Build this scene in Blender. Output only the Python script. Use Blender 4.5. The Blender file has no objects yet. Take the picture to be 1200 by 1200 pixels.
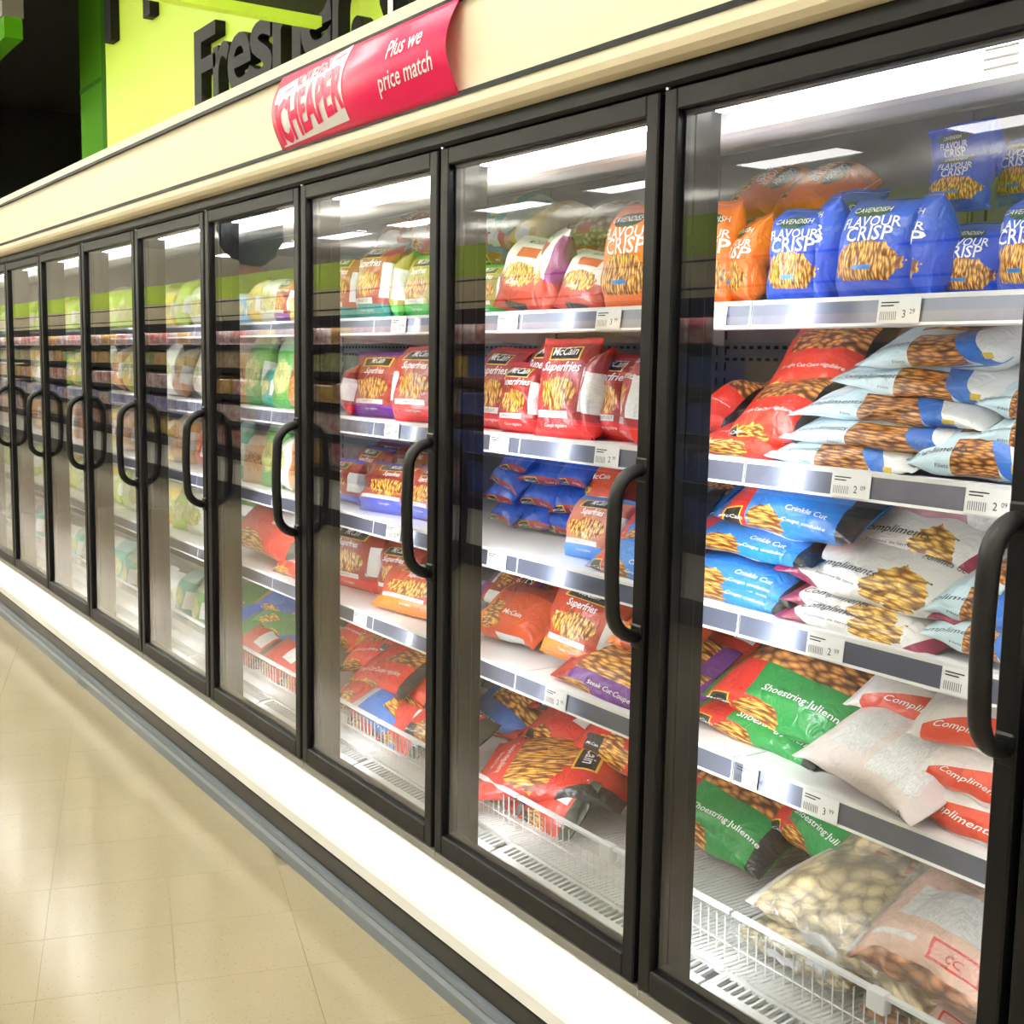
import bpy, bmesh, math, random
import numpy as np
from mathutils import Matrix, Vector
random.seed(7)
sc = bpy.context.scene
col = sc.collection
# ------------------------------------------------------------------ camera, world, lights, exposure
ZB = 0.291                                   # height of the door bottoms above the floor
CAM = np.array([1.67108, -1.41088, 1.15605 + ZB]); FPX = 1446.354
YAW, PITCH, ROLL = 0.985085, -0.121844, 0.01727
_f = np.array([-math.sin(YAW)*math.cos(PITCH), math.cos(YAW)*math.cos(PITCH), math.sin(PITCH)])
_r = np.array([math.cos(YAW), math.sin(YAW), 0.0]); _u = np.cross(_r, _f)
_r, _u = math.cos(ROLL)*_r + math.sin(ROLL)*_u, -math.sin(ROLL)*_r + math.cos(ROLL)*_u
cam = bpy.data.cameras.new('camera'); camo = bpy.data.objects.new('camera', cam); col.objects.link(camo)
cam.sensor_width = 36; cam.lens = FPX/1200*36; cam.clip_start = 0.02; cam.clip_end = 200
camo.matrix_world = Matrix(((_r[0], _u[0], -_f[0], CAM[0]), (_r[1], _u[1], -_f[1], CAM[1]), (_r[2], _u[2], -_f[2], CAM[2]), (0, 0, 0, 1)))
sc.camera = camo
w = bpy.data.worlds.new('world'); sc.world = w; w.use_nodes = True
w.node_tree.nodes['Background'].inputs[0].default_value = (0.80, 0.78, 0.70, 1)
w.node_tree.nodes['Background'].inputs[1].default_value = 0.30
vs = sc.view_settings; vs.view_transform = 'Standard'; vs.look = 'None'; vs.gamma = 1; vs.use_curve_mapping = False
vs.exposure = 0.0
TROFFER = 13.5; ADDED_UPLIGHT = 85.0        # emission of the ceiling troffers and of uplights added to brighten the ceiling
STRIP = 20.0          # emission of the lamps inside the freezer

def onY(x, y, Y):      # pixel -> point on the vertical plane Y
    d = _f + _r*(x-600)/FPX + _u*(600-y)/FPX
    return CAM + d*(Y-CAM[1])/d[1]

# ------------------------------------------------------------------ materials
MATS = {}
def mat(name, c, rough=0.5, metal=0.0, coat=0.0, emit=0.0, spec=0.5, bump=None, var=None, trans=0.0):
    if name in MATS: return MATS[name]
    m = bpy.data.materials.new(name); m.use_nodes = True; nt = m.node_tree; b = nt.nodes['Principled BSDF']
    b.inputs['Base Color'].default_value = (*c, 1); b.inputs['Roughness'].default_value = rough
    b.inputs['Metallic'].default_value = metal; b.inputs['Coat Weight'].default_value = coat; b.inputs['Coat Roughness'].default_value = 0.08
    b.inputs['Specular IOR Level'].default_value = spec
    if emit:
        b.inputs['Emission Color'].default_value = (*c, 1); b.inputs['Emission Strength'].default_value = emit
    tc = None
    if bump or var:
        tc = nt.nodes.new('ShaderNodeTexCoord')
    if bump:
        n = nt.nodes.new('ShaderNodeTexNoise'); n.inputs['Scale'].default_value = bump[0]; n.inputs['Detail'].default_value = 3
        bp = nt.nodes.new('ShaderNodeBump'); bp.inputs['Strength'].default_value = bump[1]; bp.inputs['Distance'].default_value = bump[2]
        nt.links.new(tc.outputs['Object'], n.inputs['Vector']); nt.links.new(n.outputs['Fac'], bp.inputs['Height']); nt.links.new(bp.outputs['Normal'], b.inputs['Normal'])
    if var:   # (scale, amount, second colour)
        n = nt.nodes.new('ShaderNodeTexNoise'); n.inputs['Scale'].default_value = var[0]; n.inputs['Detail'].default_value = 4
        mp = nt.nodes.new('ShaderNodeMapping'); mp.inputs['Scale'].default_value = var[3] if len(var) > 3 else (1, 1, 1)
        mx = nt.nodes.new('ShaderNodeMix'); mx.data_type = 'RGBA'
        rp = nt.nodes.new('ShaderNodeValToRGB'); rp.color_ramp.elements[0].position = 0.5-var[1]/2; rp.color_ramp.elements[1].position = 0.5+var[1]/2
        nt.links.new(tc.outputs['Object'], mp.inputs['Vector']); nt.links.new(mp.outputs['Vector'], n.inputs['Vector']); nt.links.new(n.outputs['Fac'], rp.inputs['Fac']); nt.links.new(rp.outputs['Color'], mx.inputs['Factor'])
        mx.inputs[6].default_value = (*c, 1); mx.inputs[7].default_value = (*var[2], 1); nt.links.new(mx.outputs[2], b.inputs['Base Color'])
    MATS[name] = m
    return m

def glass_mat(name, refl=1.0, tint=(1, 1, 1), rough=0.0, haze=0.0):
    m = bpy.data.materials.new(name); m.use_nodes = True; nt = m.node_tree; nt.nodes.clear()
    N, L = nt.nodes.new, nt.links.new
    out = N('ShaderNodeOutputMaterial'); mix = N('ShaderNodeMixShader'); tr = N('ShaderNodeBsdfTransparent'); gl = N('ShaderNodeBsdfGlossy')
    lw = N('ShaderNodeLayerWeight'); lw.inputs['Blend'].default_value = 0.5
    p = N('ShaderNodeMath'); p.operation = 'POWER'; p.inputs[1].default_value = 5
    a = N('ShaderNodeMath'); a.operation = 'MULTIPLY_ADD'; a.inputs[1].default_value = 0.96; a.inputs[2].default_value = 0.016; a.use_clamp = True
    up = N('ShaderNodeMath'); up.operation = 'MULTIPLY'; up.inputs[1].default_value = refl                     # several surfaces: n r / (1 + (n-1) r)
    dn = N('ShaderNodeMath'); dn.operation = 'MULTIPLY_ADD'; dn.inputs[1].default_value = refl-1; dn.inputs[2].default_value = 1
    dv = N('ShaderNodeMath'); dv.operation = 'DIVIDE'
    L(lw.outputs['Facing'], p.inputs[0]); L(p.outputs[0], a.inputs[0]); L(a.outputs[0], up.inputs[0]); L(a.outputs[0], dn.inputs[0])
    L(up.outputs[0], dv.inputs[0]); L(dn.outputs[0], dv.inputs[1]); L(dv.outputs[0], mix.inputs['Fac'])
    tr.inputs['Color'].default_value = (*tint, 1); gl.inputs['Roughness'].default_value = rough
    tc = N('ShaderNodeTexCoord'); n = N('ShaderNodeTexNoise'); n.inputs['Scale'].default_value = 1.6; n.inputs['Detail'].default_value = 1
    bp = N('ShaderNodeBump'); bp.inputs['Strength'].default_value = 0.18; bp.inputs['Distance'].default_value = 0.004
    L(tc.outputs['Object'], n.inputs['Vector']); L(n.outputs['Fac'], bp.inputs['Height']); L(bp.outputs['Normal'], gl.inputs['Normal'])
    L(tr.outputs[0], mix.inputs[1]); L(gl.outputs[0], mix.inputs[2]); L(mix.outputs[0], out.inputs['Surface'])
    return m

BLACK = mat('black_anodised', (0.005, 0.005, 0.0055), 0.42, spec=0.2)
BLACKM = mat('black_post', (0.005, 0.005, 0.0055), 0.35, spec=0.25)
RUBBER = mat('black_rubber', (0.005, 0.005, 0.005), 0.45, spec=0.3, bump=(400, 0.15, 0.0005))
WHITE = mat('white_enamel', (0.86, 0.87, 0.88), 0.35)
KICK = mat('white_kick', (0.95, 0.95, 0.94), 0.35)
CREAM = mat('pale_maple', (0.80, 0.68, 0.47), 0.45, var=(3.0, 0.7, (0.86, 0.76, 0.56), (0.6, 6, 6)))
GROOVE = mat('black_groove', (0.004, 0.006, 0.006), 0.5, spec=0.15)
GREYB = mat('grey_bumper', (0.13, 0.15, 0.17), 0.42, coat=0.1)
TOE = mat('dark_toe', (0.01, 0.01, 0.01), 0.3, spec=0.4)
STEEL = mat('bright_steel', (0.75, 0.75, 0.75), 0.2, metal=1)
RAIL = mat('slate_price_rail', (0.20, 0.22, 0.30), 0.28, metal=0.6, coat=0.6)
PAPER = mat('white_paper', (0.9, 0.9, 0.9), 0.6)
INK = mat('black_ink', (0.02, 0.02, 0.02), 0.6)
GREYBACK = mat('grey_back_panel', (0.23, 0.24, 0.27), 0.45)
SLOT = mat('dark_slot', (0.02, 0.02, 0.025), 0.6)
WIRE = mat('white_wire', (0.85, 0.86, 0.84), 0.3)
SILL = mat('inner_sill', (0.20, 0.19, 0.17), 0.35)
LAMP = mat('freezer_lamp', (0.95, 0.98, 1.0), 0.5, emit=STRIP)
TROF = mat('troffer_diffuser', (1.0, 0.985, 0.95), 0.5, emit=TROFFER)
UPL = mat('added_uplight_glow', (1.0, 0.98, 0.93), 0.5, emit=ADDED_UPLIGHT)
GLASS = glass_mat('door_glass', 2.4, (0.985, 0.99, 0.99))
FILM = glass_mat('clear_guard', 1.0, (0.96, 0.97, 0.97), 0.05)
LIME = mat('lime_paint', (0.58, 0.80, 0.06), 0.5, var=(1.2, 0.9, (0.63, 0.83, 0.10)))
GREEN2 = mat('deep_green_with_shade', (0.045, 0.17, 0.002), 0.8, spec=0.1)  # green darkened to hold the shade of the recessed wall
CHAR = mat('charcoal_letter', (0.007, 0.007, 0.008), 0.6, spec=0.15)
WTXT = mat('white_print', (0.88, 0.88, 0.88), 0.4)
DTXT = mat('dark_print', (0.04, 0.05, 0.07), 0.4)
CRIM = (0.80, 0.012, 0.10)
SIGN = mat('crimson_sign', CRIM, 0.36, coat=0.12)

# ------------------------------------------------------------------ mesh helpers
def bx(bm, x0, x1, y0, y1, z0, z1, bev=0.0, seg=1):
    r = bmesh.ops.create_cube(bm, size=1.0, matrix=Matrix.Translation(((x0+x1)/2, (y0+y1)/2, (z0+z1)/2)) @ Matrix.Diagonal((abs(x1-x0), abs(y1-y0), abs(z1-z0), 1)))
    if bev:
        es = {e for v in r['verts'] for e in v.link_edges}
        bmesh.ops.bevel(bm, geom=list(es), offset=bev, segments=seg, profile=0.5, affect='EDGES')
def prism(bm, pts, x0, x1):              # pts: (y, z) outline extruded along X
    a = [bm.verts.new((x0, y, z)) for y, z in pts]; b = [bm.verts.new((x1, y, z)) for y, z in pts]
    n = len(pts)
    for i in range(n): bm.faces.new((a[i], a[(i+1) % n], b[(i+1) % n], b[i]))
    bm.faces.new(a[::-1]); bm.faces.new(b)
def tube(bm, pts, r, k=10, rx=1.0, cap=True):
    pts = [Vector(p) for p in pts]; rings = []
    for i, p in enumerate(pts):
        d = (pts[min(i+1, len(pts)-1)] - pts[max(i-1, 0)]).normalized()
        side = Vector((1, 0, 0)) if abs(d.x) < 0.9 else Vector((0, 1, 0))
        a = (side - d*side.dot(d)).normalized(); b = d.cross(a)
        rings.append([bm.verts.new(p + a*math.cos(2*math.pi*j/k)*r*rx + b*math.sin(2*math.pi*j/k)*r) for j in range(k)])
    for q, s in zip(rings, rings[1:]):
        for j in range(k): bm.faces.new((q[j], q[(j+1) % k], s[(j+1) % k], s[j]))
    if cap: bm.faces.new(rings[0][::-1]); bm.faces.new(rings[-1])
def finish(me, bm, m, smooth=False):
    bmesh.ops.recalc_face_normals(bm, faces=bm.faces); bm.to_mesh(me); bm.free()
    me.materials.append(m)
    if smooth:
        for p in me.polygons: p.use_smooth = True
    return me
def obj(name, bm, m, parent=None, smooth=False, loc=None):
    me = bpy.data.meshes.new(name); finish(me, bm, m, smooth)
    o = bpy.data.objects.new(name, me); col.objects.link(o); o.parent = parent
    if loc: o.location = loc
    return o
def boxes(name, lst, m, parent=None, bev=0.0, loc=None):
    bm = bmesh.new()
    for b in lst: bx(bm, *b, bev)
    return obj(name, bm, m, parent, loc=loc)
def empty(name, loc=(0, 0, 0)):
    o = bpy.data.objects.new(name, None); col.objects.link(o); o.location = loc; o.empty_display_size = 0.05; return o
def tag(o, label, cat, group=None, kind=None):
    if label: o['label'] = label
    if cat: o['category'] = cat
    if group: o['group'] = group
    if kind: o['kind'] = kind
    return o
def struct(o, label=None, cat=None):
    o['kind'] = 'structure'
    return tag(o, label, cat)
def copy_tree(o, parent=None):
    c = o.copy(); col.objects.link(c); c.parent = parent
    for ch in [x for x in ALLCH(o)]: copy_tree(ch, c)
    return c
def ALLCH(o): return list(o.children)
TC = {}
def text2d(s, bold=0.0, shear=0.0):      # flat text -> (verts Nx2 with cap height 1, faces)
    key = (s, bold, shear)
    if key in TC: return TC[key]
    cu = bpy.data.curves.new('t', 'FONT'); cu.body = s; cu.resolution_u = 2; cu.offset = bold; cu.shear = shear; cu.align_x = 'CENTER'; cu.fill_mode = 'FRONT'
    o = bpy.data.objects.new('t', cu); col.objects.link(o)
    me = bpy.data.meshes.new_from_object(o.evaluated_get(bpy.context.evaluated_depsgraph_get()))
    v = np.array([x.co[:2] for x in me.vertices]) / 0.73; f = [tuple(p.vertices) for p in me.polygons]
    bpy.data.objects.remove(o); bpy.data.curves.remove(cu); bpy.data.meshes.remove(me)
    TC[key] = (v, f); return TC[key]
def text_mesh(name, s, h, place, m, parent=None, bold=0.0, shear=0.0, wide=1.0):
    v, f = text2d(s, bold, shear); me = bpy.data.meshes.new(name)
    v = v*h; me.from_pydata([tuple(place(x*wide, y)) for x, y in v], [], f); me.materials.append(m)
    o = bpy.data.objects.new(name, me); col.objects.link(o); o.parent = parent; return o

# ------------------------------------------------------------------ the store shell
FL = mat('beige_vinyl_tile', (0.36, 0.30, 0.19), 0.15, var=(2.2, 0.9, (0.41, 0.35, 0.235)), bump=(3.5, 0.08, 0.01), spec=0.5)
nt = FL.node_tree   # fine flecks in the vinyl
b = nt.nodes['Principled BSDF']; src = b.inputs['Base Color'].links[0].from_socket
vo = nt.nodes.new('ShaderNodeTexVoronoi'); vo.inputs['Scale'].default_value = 90
tcn = [n for n in nt.nodes if n.type == 'TEX_COORD'][0]; 
rp = nt.nodes.new('ShaderNodeValToRGB'); rp.color_ramp.elements[0].position = 0.10; rp.color_ramp.elements[1].position = 0.22
rp.color_ramp.elements[0].color = (1, 1, 1, 1); rp.color_ramp.elements[1].color = (0, 0, 0, 1)
geo = nt.nodes.new('ShaderNodeNewGeometry')
for l in list(nt.links):
    if l.from_node == tcn: s_ = l.to_socket; nt.links.new(geo.outputs['Position'], s_)
nt.links.new(geo.outputs['Position'], vo.inputs['Vector']); nt.links.new(vo.outputs['Distance'], rp.inputs['Fac'])
mx = nt.nodes.new('ShaderNodeMix'); mx.data_type = 'RGBA'; sep = nt.nodes.new('ShaderNodeSeparateColor'); ml = nt.nodes.new('ShaderNodeMath'); ml.operation = 'MULTIPLY'
nt.links.new(vo.outputs['Color'], sep.inputs[0]); nt.links.new(sep.outputs[0], ml.inputs[0]); nt.links.new(rp.outputs['Color'], ml.inputs[1])
nt.links.new(ml.outputs[0], mx.inputs[0]); nt.links.new(src, mx.inputs[6]); mx.inputs[7].default_value = (0.26, 0.17, 0.09, 1); nt.links.new(mx.outputs[2], b.inputs['Base Color'])
GROUT = mat('tile_joint', (0.27, 0.225, 0.145), 0.4)
X0R, X1R, Y0R, Y1R, ZC = -32.0, 5.0, -15.0, 3.0, 4.3
floor = struct(boxes('floor', [(X0R, X1R, Y0R, Y1R, -0.05, -0.004)], GROUT))
TS = 0.305; ang = math.radians(-16); ca, sa = math.cos(ang), math.sin(ang)
tile_me = bpy.data.meshes.new('floor_tile'); tb = bmesh.new(); h = TS/2-0.0004
bx(tb, -h, h, -h, h, -0.0038, 0.0); finish(tile_me, tb, FL)
near, far = [], []
for i in range(-130, 60):
    for j in range(-60, 60):
        lx, ly = i*TS+0.152, j*TS+0.152
        x, y = -1.68+lx*ca-ly*sa, -0.67+lx*sa+ly*ca
        if not (X0R+1 < x < X1R-0.5 and -3.6 < y < 0.1): continue
        vis = -7.6 < x < -0.1 and -1.05-0.1*(x > -1.5) < y < 0.08 and y > -1.15+(-1.2-x)*0.20
        (near if vis else far).append((x, y))
for x, y in near:
    o = bpy.data.objects.new('tile', tile_me); col.objects.link(o); o.parent = floor; o.location = (x, y, 0); o.rotation_euler = (0, 0, ang)
bm = bmesh.new()
for x, y in far:
    q = [(x+a*ca-c*sa, y+a*sa+c*ca, 0.0) for a, c in ((-h, -h), (h, -h), (h, h), (-h, h))]
    bm.faces.new([bm.verts.new(p) for p in q])
o = obj('tile_field', bm, FL, floor); o['kind'] = 'stuff'
CEIL = mat('ceiling_board', (0.86, 0.84, 0.78), 0.8)
WALLM = mat('warm_grey_wall', (0.82, 0.80, 0.73), 0.7)
DARK = mat('black_wall', (0.006, 0.008, 0.004), 0.7)
struct(boxes('ceiling', [(X0R, X1R, Y0R, 0.1, ZC, ZC+0.05)], CEIL))
struct(boxes('ceiling_black', [(X0R, X1R, 0.1, Y1R, ZC, ZC+0.05)], DARK))
struct(boxes('wall_left', [(X0R-0.1, X0R, Y0R, 0.0, 0, ZC)], WALLM))
struct(boxes('wall_front', [(X0R, X1R, Y0R-0.1, Y0R, 0, ZC)], WALLM))
struct(boxes('wall_right', [(X1R, X1R+0.1, Y0R, Y1R, 0, ZC)], WALLM))
struct(boxes('wall_end', [(-14.1, -14.0, 0.6, Y1R, 0, ZC)], DARK))
struct(boxes('wall_back', [(-14.0, X1R, 2.6, 2.7, 0, ZC)], DARK))
# green wall behind the sign box, shade put into its colour; dark wall beyond
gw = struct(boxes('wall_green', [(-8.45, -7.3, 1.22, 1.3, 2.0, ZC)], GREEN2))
boxes('panel_joint', [(-7.80, -7.70, 1.205, 1.22, 2.0, ZC)], mat('green_batten', (0.02, 0.10, 0.002), 0.8, spec=0.1), gw)
boxes('panel_joint', [(-8.45, -7.3, 1.214, 1.22, 3.44, 3.47)], MATS['green_batten'], gw)
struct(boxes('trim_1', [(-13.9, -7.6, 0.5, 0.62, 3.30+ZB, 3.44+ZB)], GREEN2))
struct(boxes('trim_2', [(-13.9, -7.6, 0.49, 0.63, 3.44+ZB, ZC)], mat('grey_soffit', (0.12, 0.10, 0.09), 0.7)))
# ceiling troffers of the store, hung low with uplights added to brighten the ceiling
def troffer(x, y, ww=1.2, dd=0.6):
    t = empty('ceiling_light', (x, y, ZC-.45))
    bm = bmesh.new()
    for b_ in ((-ww/2-.03, ww/2+.03, -dd/2-.03, -dd/2, -.03, 0), (-ww/2-.03, ww/2+.03, dd/2, dd/2+.03, -.03, 0), (-ww/2-.03, -ww/2, -dd/2, dd/2, -.03, 0), (ww/2, ww/2+.03, -dd/2, dd/2, -.03, 0)): bx(bm, *b_)
    obj('frame', bm, WHITE, t); boxes('diffuser', [(-ww/2, ww/2, -dd/2, dd/2, -.02, -.004)], TROF, t); boxes('added_uplight', [(-ww/2+.05, ww/2-.05, -.12, .12, .002, .012)], UPL, t)
    for q in (-.5, .5): boxes('hanger_rod', [(q-.005, q+.005, -dd/2-.02, -dd/2-.01, 0, .45)], STEEL, t)
    return tag(t, 'white pendant fluorescent light with added upward glow above the aisles, seen only as a reflection', 'ceiling light', 'pendant lights of the store')
for yy in (-1.2, -5.4, -9.4, -13.0):
    for k in range(11): troffer(-27.5 + 3.0*k + (0.7 if yy < -6 else 0), yy, 1.6, 0.5)

# ------------------------------------------------------------------ freezer: base, fascia, bays
W = 0.76; NB = 13; XL = -(NB-1)*W - 0.014; XR = 0.746+W
base = empty('freezer_kickplate', ((XL+XR)/2, 0, 0)); tag(base, 'long white kick panel with black toe and grey bumper under the freezer doors', 'freezer base')
def P(name, pts, m, parent, x0=XL, x1=XR, dx=-(XL+XR)/2, n=1, gap=0.0):
    st = (x1-x0)/n
    for i in range(n):
        bm = bmesh.new(); prism(bm, pts, x0+i*st+gap+dx, x0+(i+1)*st-gap+dx); o = obj(name, bm, m, parent)
    return o
def R_(y, z): return (y, z+ZB)
P('kick_panel', [R_(0.05, -.022), R_(-.004, -.026), R_(-.058, -.108), R_(-.062, -.118), R_(-.060, -.150), R_(-.05, -.155), R_(0.05, -.155)], KICK, base, n=3, gap=0.0006)
P('toe_board', [R_(-.026, -.155), R_(-.034, -.245), R_(0.03, -.245), R_(0.03, -.155)], TOE, base)
P('toe_lip', [R_(-.046, -.156), R_(-.05, -.166), R_(-.03, -.166), R_(-.03, -.156)], TOE, base)
P('bumper_rail', [R_(-.034, -.232), R_(-.046, -.236), R_(-.050, -.246), R_(-.046, -.252), R_(-.054, -.262), R_(-.056, -.2905), R_(-.02, -.2905), R_(-.02, -.232)], GREYB, base, n=4, gap=0.0008)
fas = empty('freezer_fascia', ((XL+XR)/2, 0, 0)); tag(fas, 'pale maple fascia board with two dark grooves running above the freezer doors', 'fascia')
P('fascia_panel', [R_(-.05, 1.704), R_(-.05, 1.890), R_(0.9, 1.890), R_(0.9, 1.704)], CREAM, fas, n=4, gap=0.0)
P('lower_moulding', [R_(0.06, 1.654), R_(-.040, 1.656), R_(-.054, 1.664), R_(-.058, 1.676), R_(-.058, 1.698), R_(0.06, 1.698)], CREAM, fas)
P('upper_moulding', [R_(-.058, 1.897), R_(-.058, 1.926), R_(-.05, 1.932), R_(0.9, 1.932), R_(0.9, 1.897)], CREAM, fas)
P('groove', [R_(-.0605, 1.695), R_(-.0605, 1.706), R_(-.03, 1.704), R_(-.03, 1.696)], GROOVE, fas)
P('groove', [R_(-.0605, 1.888), R_(-.0605, 1.899), R_(-.03, 1.898), R_(-.03, 1.890)], GROOVE, fas)
body = empty('freezer_carcass', ((XL+XR)/2, 0, 0)); tag(body, 'black framed freezer carcass with white insulated inside behind the glass doors', 'freezer')
P('header', [R_(0.0, 1.622), R_(-.01, 1.628), R_(-.01, 1.655), R_(0.10, 1.655), R_(0.10, 1.60), R_(0.04, 1.60), R_(0.04, 1.622)], BLACK, body)
P('sill', [R_(0.0, -.02), R_(0.0, -.002), R_(0.036, -.002), R_(0.036, -.03), R_(0.17, -.062), R_(0.17, -.10), R_(0.05, -.10)], SILL, body)
P('inner_canopy', [R_(0.10, 1.60), R_(0.10, 1.655), R_(0.52, 1.74), R_(0.52, 1.628), R_(0.50, 1.622), R_(0.16, 1.558), R_(0.14, 1.562), R_(0.14, 1.60)], WHITE, body)
P('roof', [R_(0.50, 1.74), R_(0.95, 1.74), R_(0.95, 1.70), R_(0.50, 1.70)], WHITE, body)
P('back_wall', [R_(0.86, -.2), R_(0.95, -.2), R_(0.95, 1.70), R_(0.86, 1.70)], WHITE, body)
P('tank_floor', [R_(0.17, -.10), R_(0.17, -.14), R_(0.86, -.14), R_(0.86, -.10)], WHITE, body)
for x in (XL, XR):
    boxes('end_panel', [(x-.02, x+.02, 0.04, 0.95, 0.1, 1.70+ZB)], WHITE, body, loc=(-(XL+XR)/2, 0, 0))

SH = dict(A=1.274, B=0.981, C=0.692, D=0.404)
def make_bay():
    bay = empty('freezer_bay')
    # door (local X=0 is the seam on its left)
    a, b_, d0, d1 = -.007, .739, 0.0, 0.036
    bm = bmesh.new()
    bx(bm, a, a+.034, d0, d1, 0, 1.619, .003); bx(bm, b_-.034, b_, d0, d1, 0, 1.619, .003)
    bx(bm, a+.033, b_-.033, d0, d1, 1.582, 1.619, .003); bx(bm, a+.033, b_-.033, d0, d1, 0, .047, .003)
    door = obj('door', bm, BLACK, bay, loc=(0, 0, ZB))
    boxes('glass_pane', [(a+.030, b_-.030, .012, .017, .044, 1.586)], GLASS, door)
    bm = bmesh.new()
    for q in ((a+.034, a+.040, .017, .036, .047, 1.582), (b_-.040, b_-.034, .017, .036, .047, 1.582), (a+.04, b_-.04, .017, .036, 1.576, 1.582), (a+.04, b_-.04, .017, .036, .047, .053)): bx(bm, *q)
    obj('glazing_bead', bm, RUBBER, door)
    hp = []; hx = b_-.017; z0, z1, out = .662, .966, -.058
    for k in range(7): t = k/6*math.pi/2; hp.append((hx, out*math.sin(t)*1.0, z0+.055*(1-math.cos(t))))
    for k in range(1, 6): hp.append((hx, out-.004*math.sin(k/6*math.pi), z0+.055+(z1-z0-.11)*k/6))
    for k in range(7): t = k/6*math.pi/2; hp.append((hx, out*math.cos(t), z1-.055+.055*math.sin(t)))
    bm = bmesh.new(); tube(bm, hp, .0125, 12, 1.25); hd = obj('handle', bm, RUBBER, door, smooth=True)
    for z in (z0, z1): boxes('handle_mount', [(hx-.015, hx+.015, -.004, .004, z-.022, z+.022)], RUBBER, door, .003)
    for z in (-.012, 1.622):
        bm = bmesh.new(); tube(bm, [(-.002, .004, z-.004), (-.002, .004, z+.010)], .005, 8); obj('hinge_pin', bm, STEEL, door)
    # mullion and its lamp
    mu = boxes('mullion', [(-.060, .028, .042, .078, -.03, 1.60), (-.060, -.053, .076, .106, -.03, 1.60), (.016, .023, .076, .106, -.03, 1.60)], BLACKM, bay, .002, loc=(0, 0, ZB))
    boxes('mullion_rib', [(-.034, .002, .036, .043, 0, 1.59)], BLACKM, mu)
    boxes('mullion_lamp', [(-.048, .011, .079, .086, .02, 1.43)], LAMP, mu, .002)
    boxes('canopy_lamp', [(.04, .70, .075, .097, 1.585, 1.598)], LAMP, bay, loc=(0, 0, ZB))
    # shelves
    shelves = {}
    for nm, z in SH.items():
        s = boxes('shelf', [(-.012, W-.016, .252, .84, -.022, -.004)], WHITE, bay, loc=(0, 0, z+ZB)); shelves[nm] = s
        bm = bmesh.new(); prism(bm, [(.232, 0), (.256, 0), (.256, -.006), (.240, -.006), (.236, -.010), (.236, -.044), (.256, -.046), (.256, -.052), (.226, -.050), (.228, -.044), (.232, -.010)], -.012, W-.016)
        obj('shelf_lip', bm, WHITE, s)
        bm = bmesh.new(); prism(bm, [(.2335, -.008), (.2295, -.045), (.2275, -.045), (.2315, -.008)], -.011, W-.018)
        obj('price_rail', bm, RAIL, s)
        for x in (0.02, W-.05):
            bm = bmesh.new(); prism(bm, [(.30, -.022), (.84, -.022), (.84, -.07), (.30, -.030)], x, x+.004); obj('bracket', bm, WHITE, s)
    bp = boxes('back_panel', [(-.012, W-.016, .842, .850, .02, 1.69)], GREYBACK, bay, loc=(0, 0, ZB))
    bm = bmesh.new()
    for z in SH.values():
        for r_ in (.028, .058):
            for k in range(24): bx(bm, .03+k*.029, .044+k*.029, .8405, .8425, z-.05-r_, z-.042-r_)
    for x in (-.003, .030):
        for k in range(36): bx(bm, x-.003, x+.003, .8405, .8425, .1+k*.04, .122+k*.04)
    o = obj('vent_slots', bm, SLOT, bp); o['kind'] = 'stuff'
    # deck, basket guard and air grille
    bm = bmesh.new()
    for k in range(58): tube(bm, [(-.005+k*.0132, .20, 0), (-.005+k*.0132, .84, 0)], .0028, 4)
    for y in (.21, .35, .50, .66, .82): tube(bm, [(-.012, y, -.005), (W-.016, y, -.005)], .004, 5)
    dk = obj('deck', bm, WIRE, bay, loc=(0, 0, ZB-.008))
    boxes('deck_plate', [(-.012, W-.016, .22, .84, -.030, -.024)], WHITE, dk)
    bm = bmesh.new()
    for k in range(31): tube(bm, [(.004+k*.0240, .250, -.030), (.004+k*.0240, .247, .068)], .0016, 5)
    for z in (-.028, .012): tube(bm, [(-.010, .2495, z), (W-.018, .2495, z)], .0018, 5)
    bg = obj('basket_guard', bm, WIRE, bay, loc=(0, 0, ZB))
    bm = bmesh.new(); prism(bm, [(.238, .050), (.241, .050), (.246, .082), (.240, .084)], -.010, W-.018); obj('guard_rail', bm, FILM, bg)
    bm = bmesh.new(); prism(bm, [(.239, .080), (.252, .080), (.252, .087), (.239, .087)], -.010, W-.018); obj('guard_cap', bm, WHITE, bg)
    boxes('guard_clip', [(.33, .37, .232, .254, .052, .090)], WHITE, bg, .002)
    bm = bmesh.new()
    prism(bm, [(.236, -.030), (.170, -.040), (.170, -.044), (.236, -.034)], -.010, .004)
    for k in range(38): prism(bm, [(.226, -.0315), (.180, -.0385), (.180, -.046), (.226, -.039)], .006+k*.0193, .0115+k*.0193)
    prism(bm, [(.246, -.028), (.224, -.032), (.224, -.040), (.246, -.036)], -.010, W-.018); prism(bm, [(.182, -.038), (.164, -.041), (.164, -.056), (.182, -.046)], -.010, W-.018)
    obj('air_grille', bm, WIRE, bay, loc=(0, 0, ZB))
    return bay
ORD = ['nearest', 'second', 'third', 'fourth', 'fifth', 'sixth', 'seventh', 'eighth', 'ninth', 'tenth', 'eleventh', 'twelfth', 'thirteenth']
proto = make_bay(); bays = [proto]; edge_bay = copy_tree(proto); edge_bay.location = (W, 0, 0); tag(edge_bay, 'freezer bay whose black door post shows at the right picture edge', 'freezer bay', 'freezer bays in the row')
for i in range(1, NB): bays.append(copy_tree(proto))
for i, b_ in enumerate(bays):
    b_.location = (-i*W, 0, 0)
    tag(b_, ('freezer bay with black framed glass door and D handle, %s from the right' % ORD[i]).replace('nearest from the right', 'rightmost and nearest'), 'freezer bay', 'freezer bays in the row')
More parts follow.
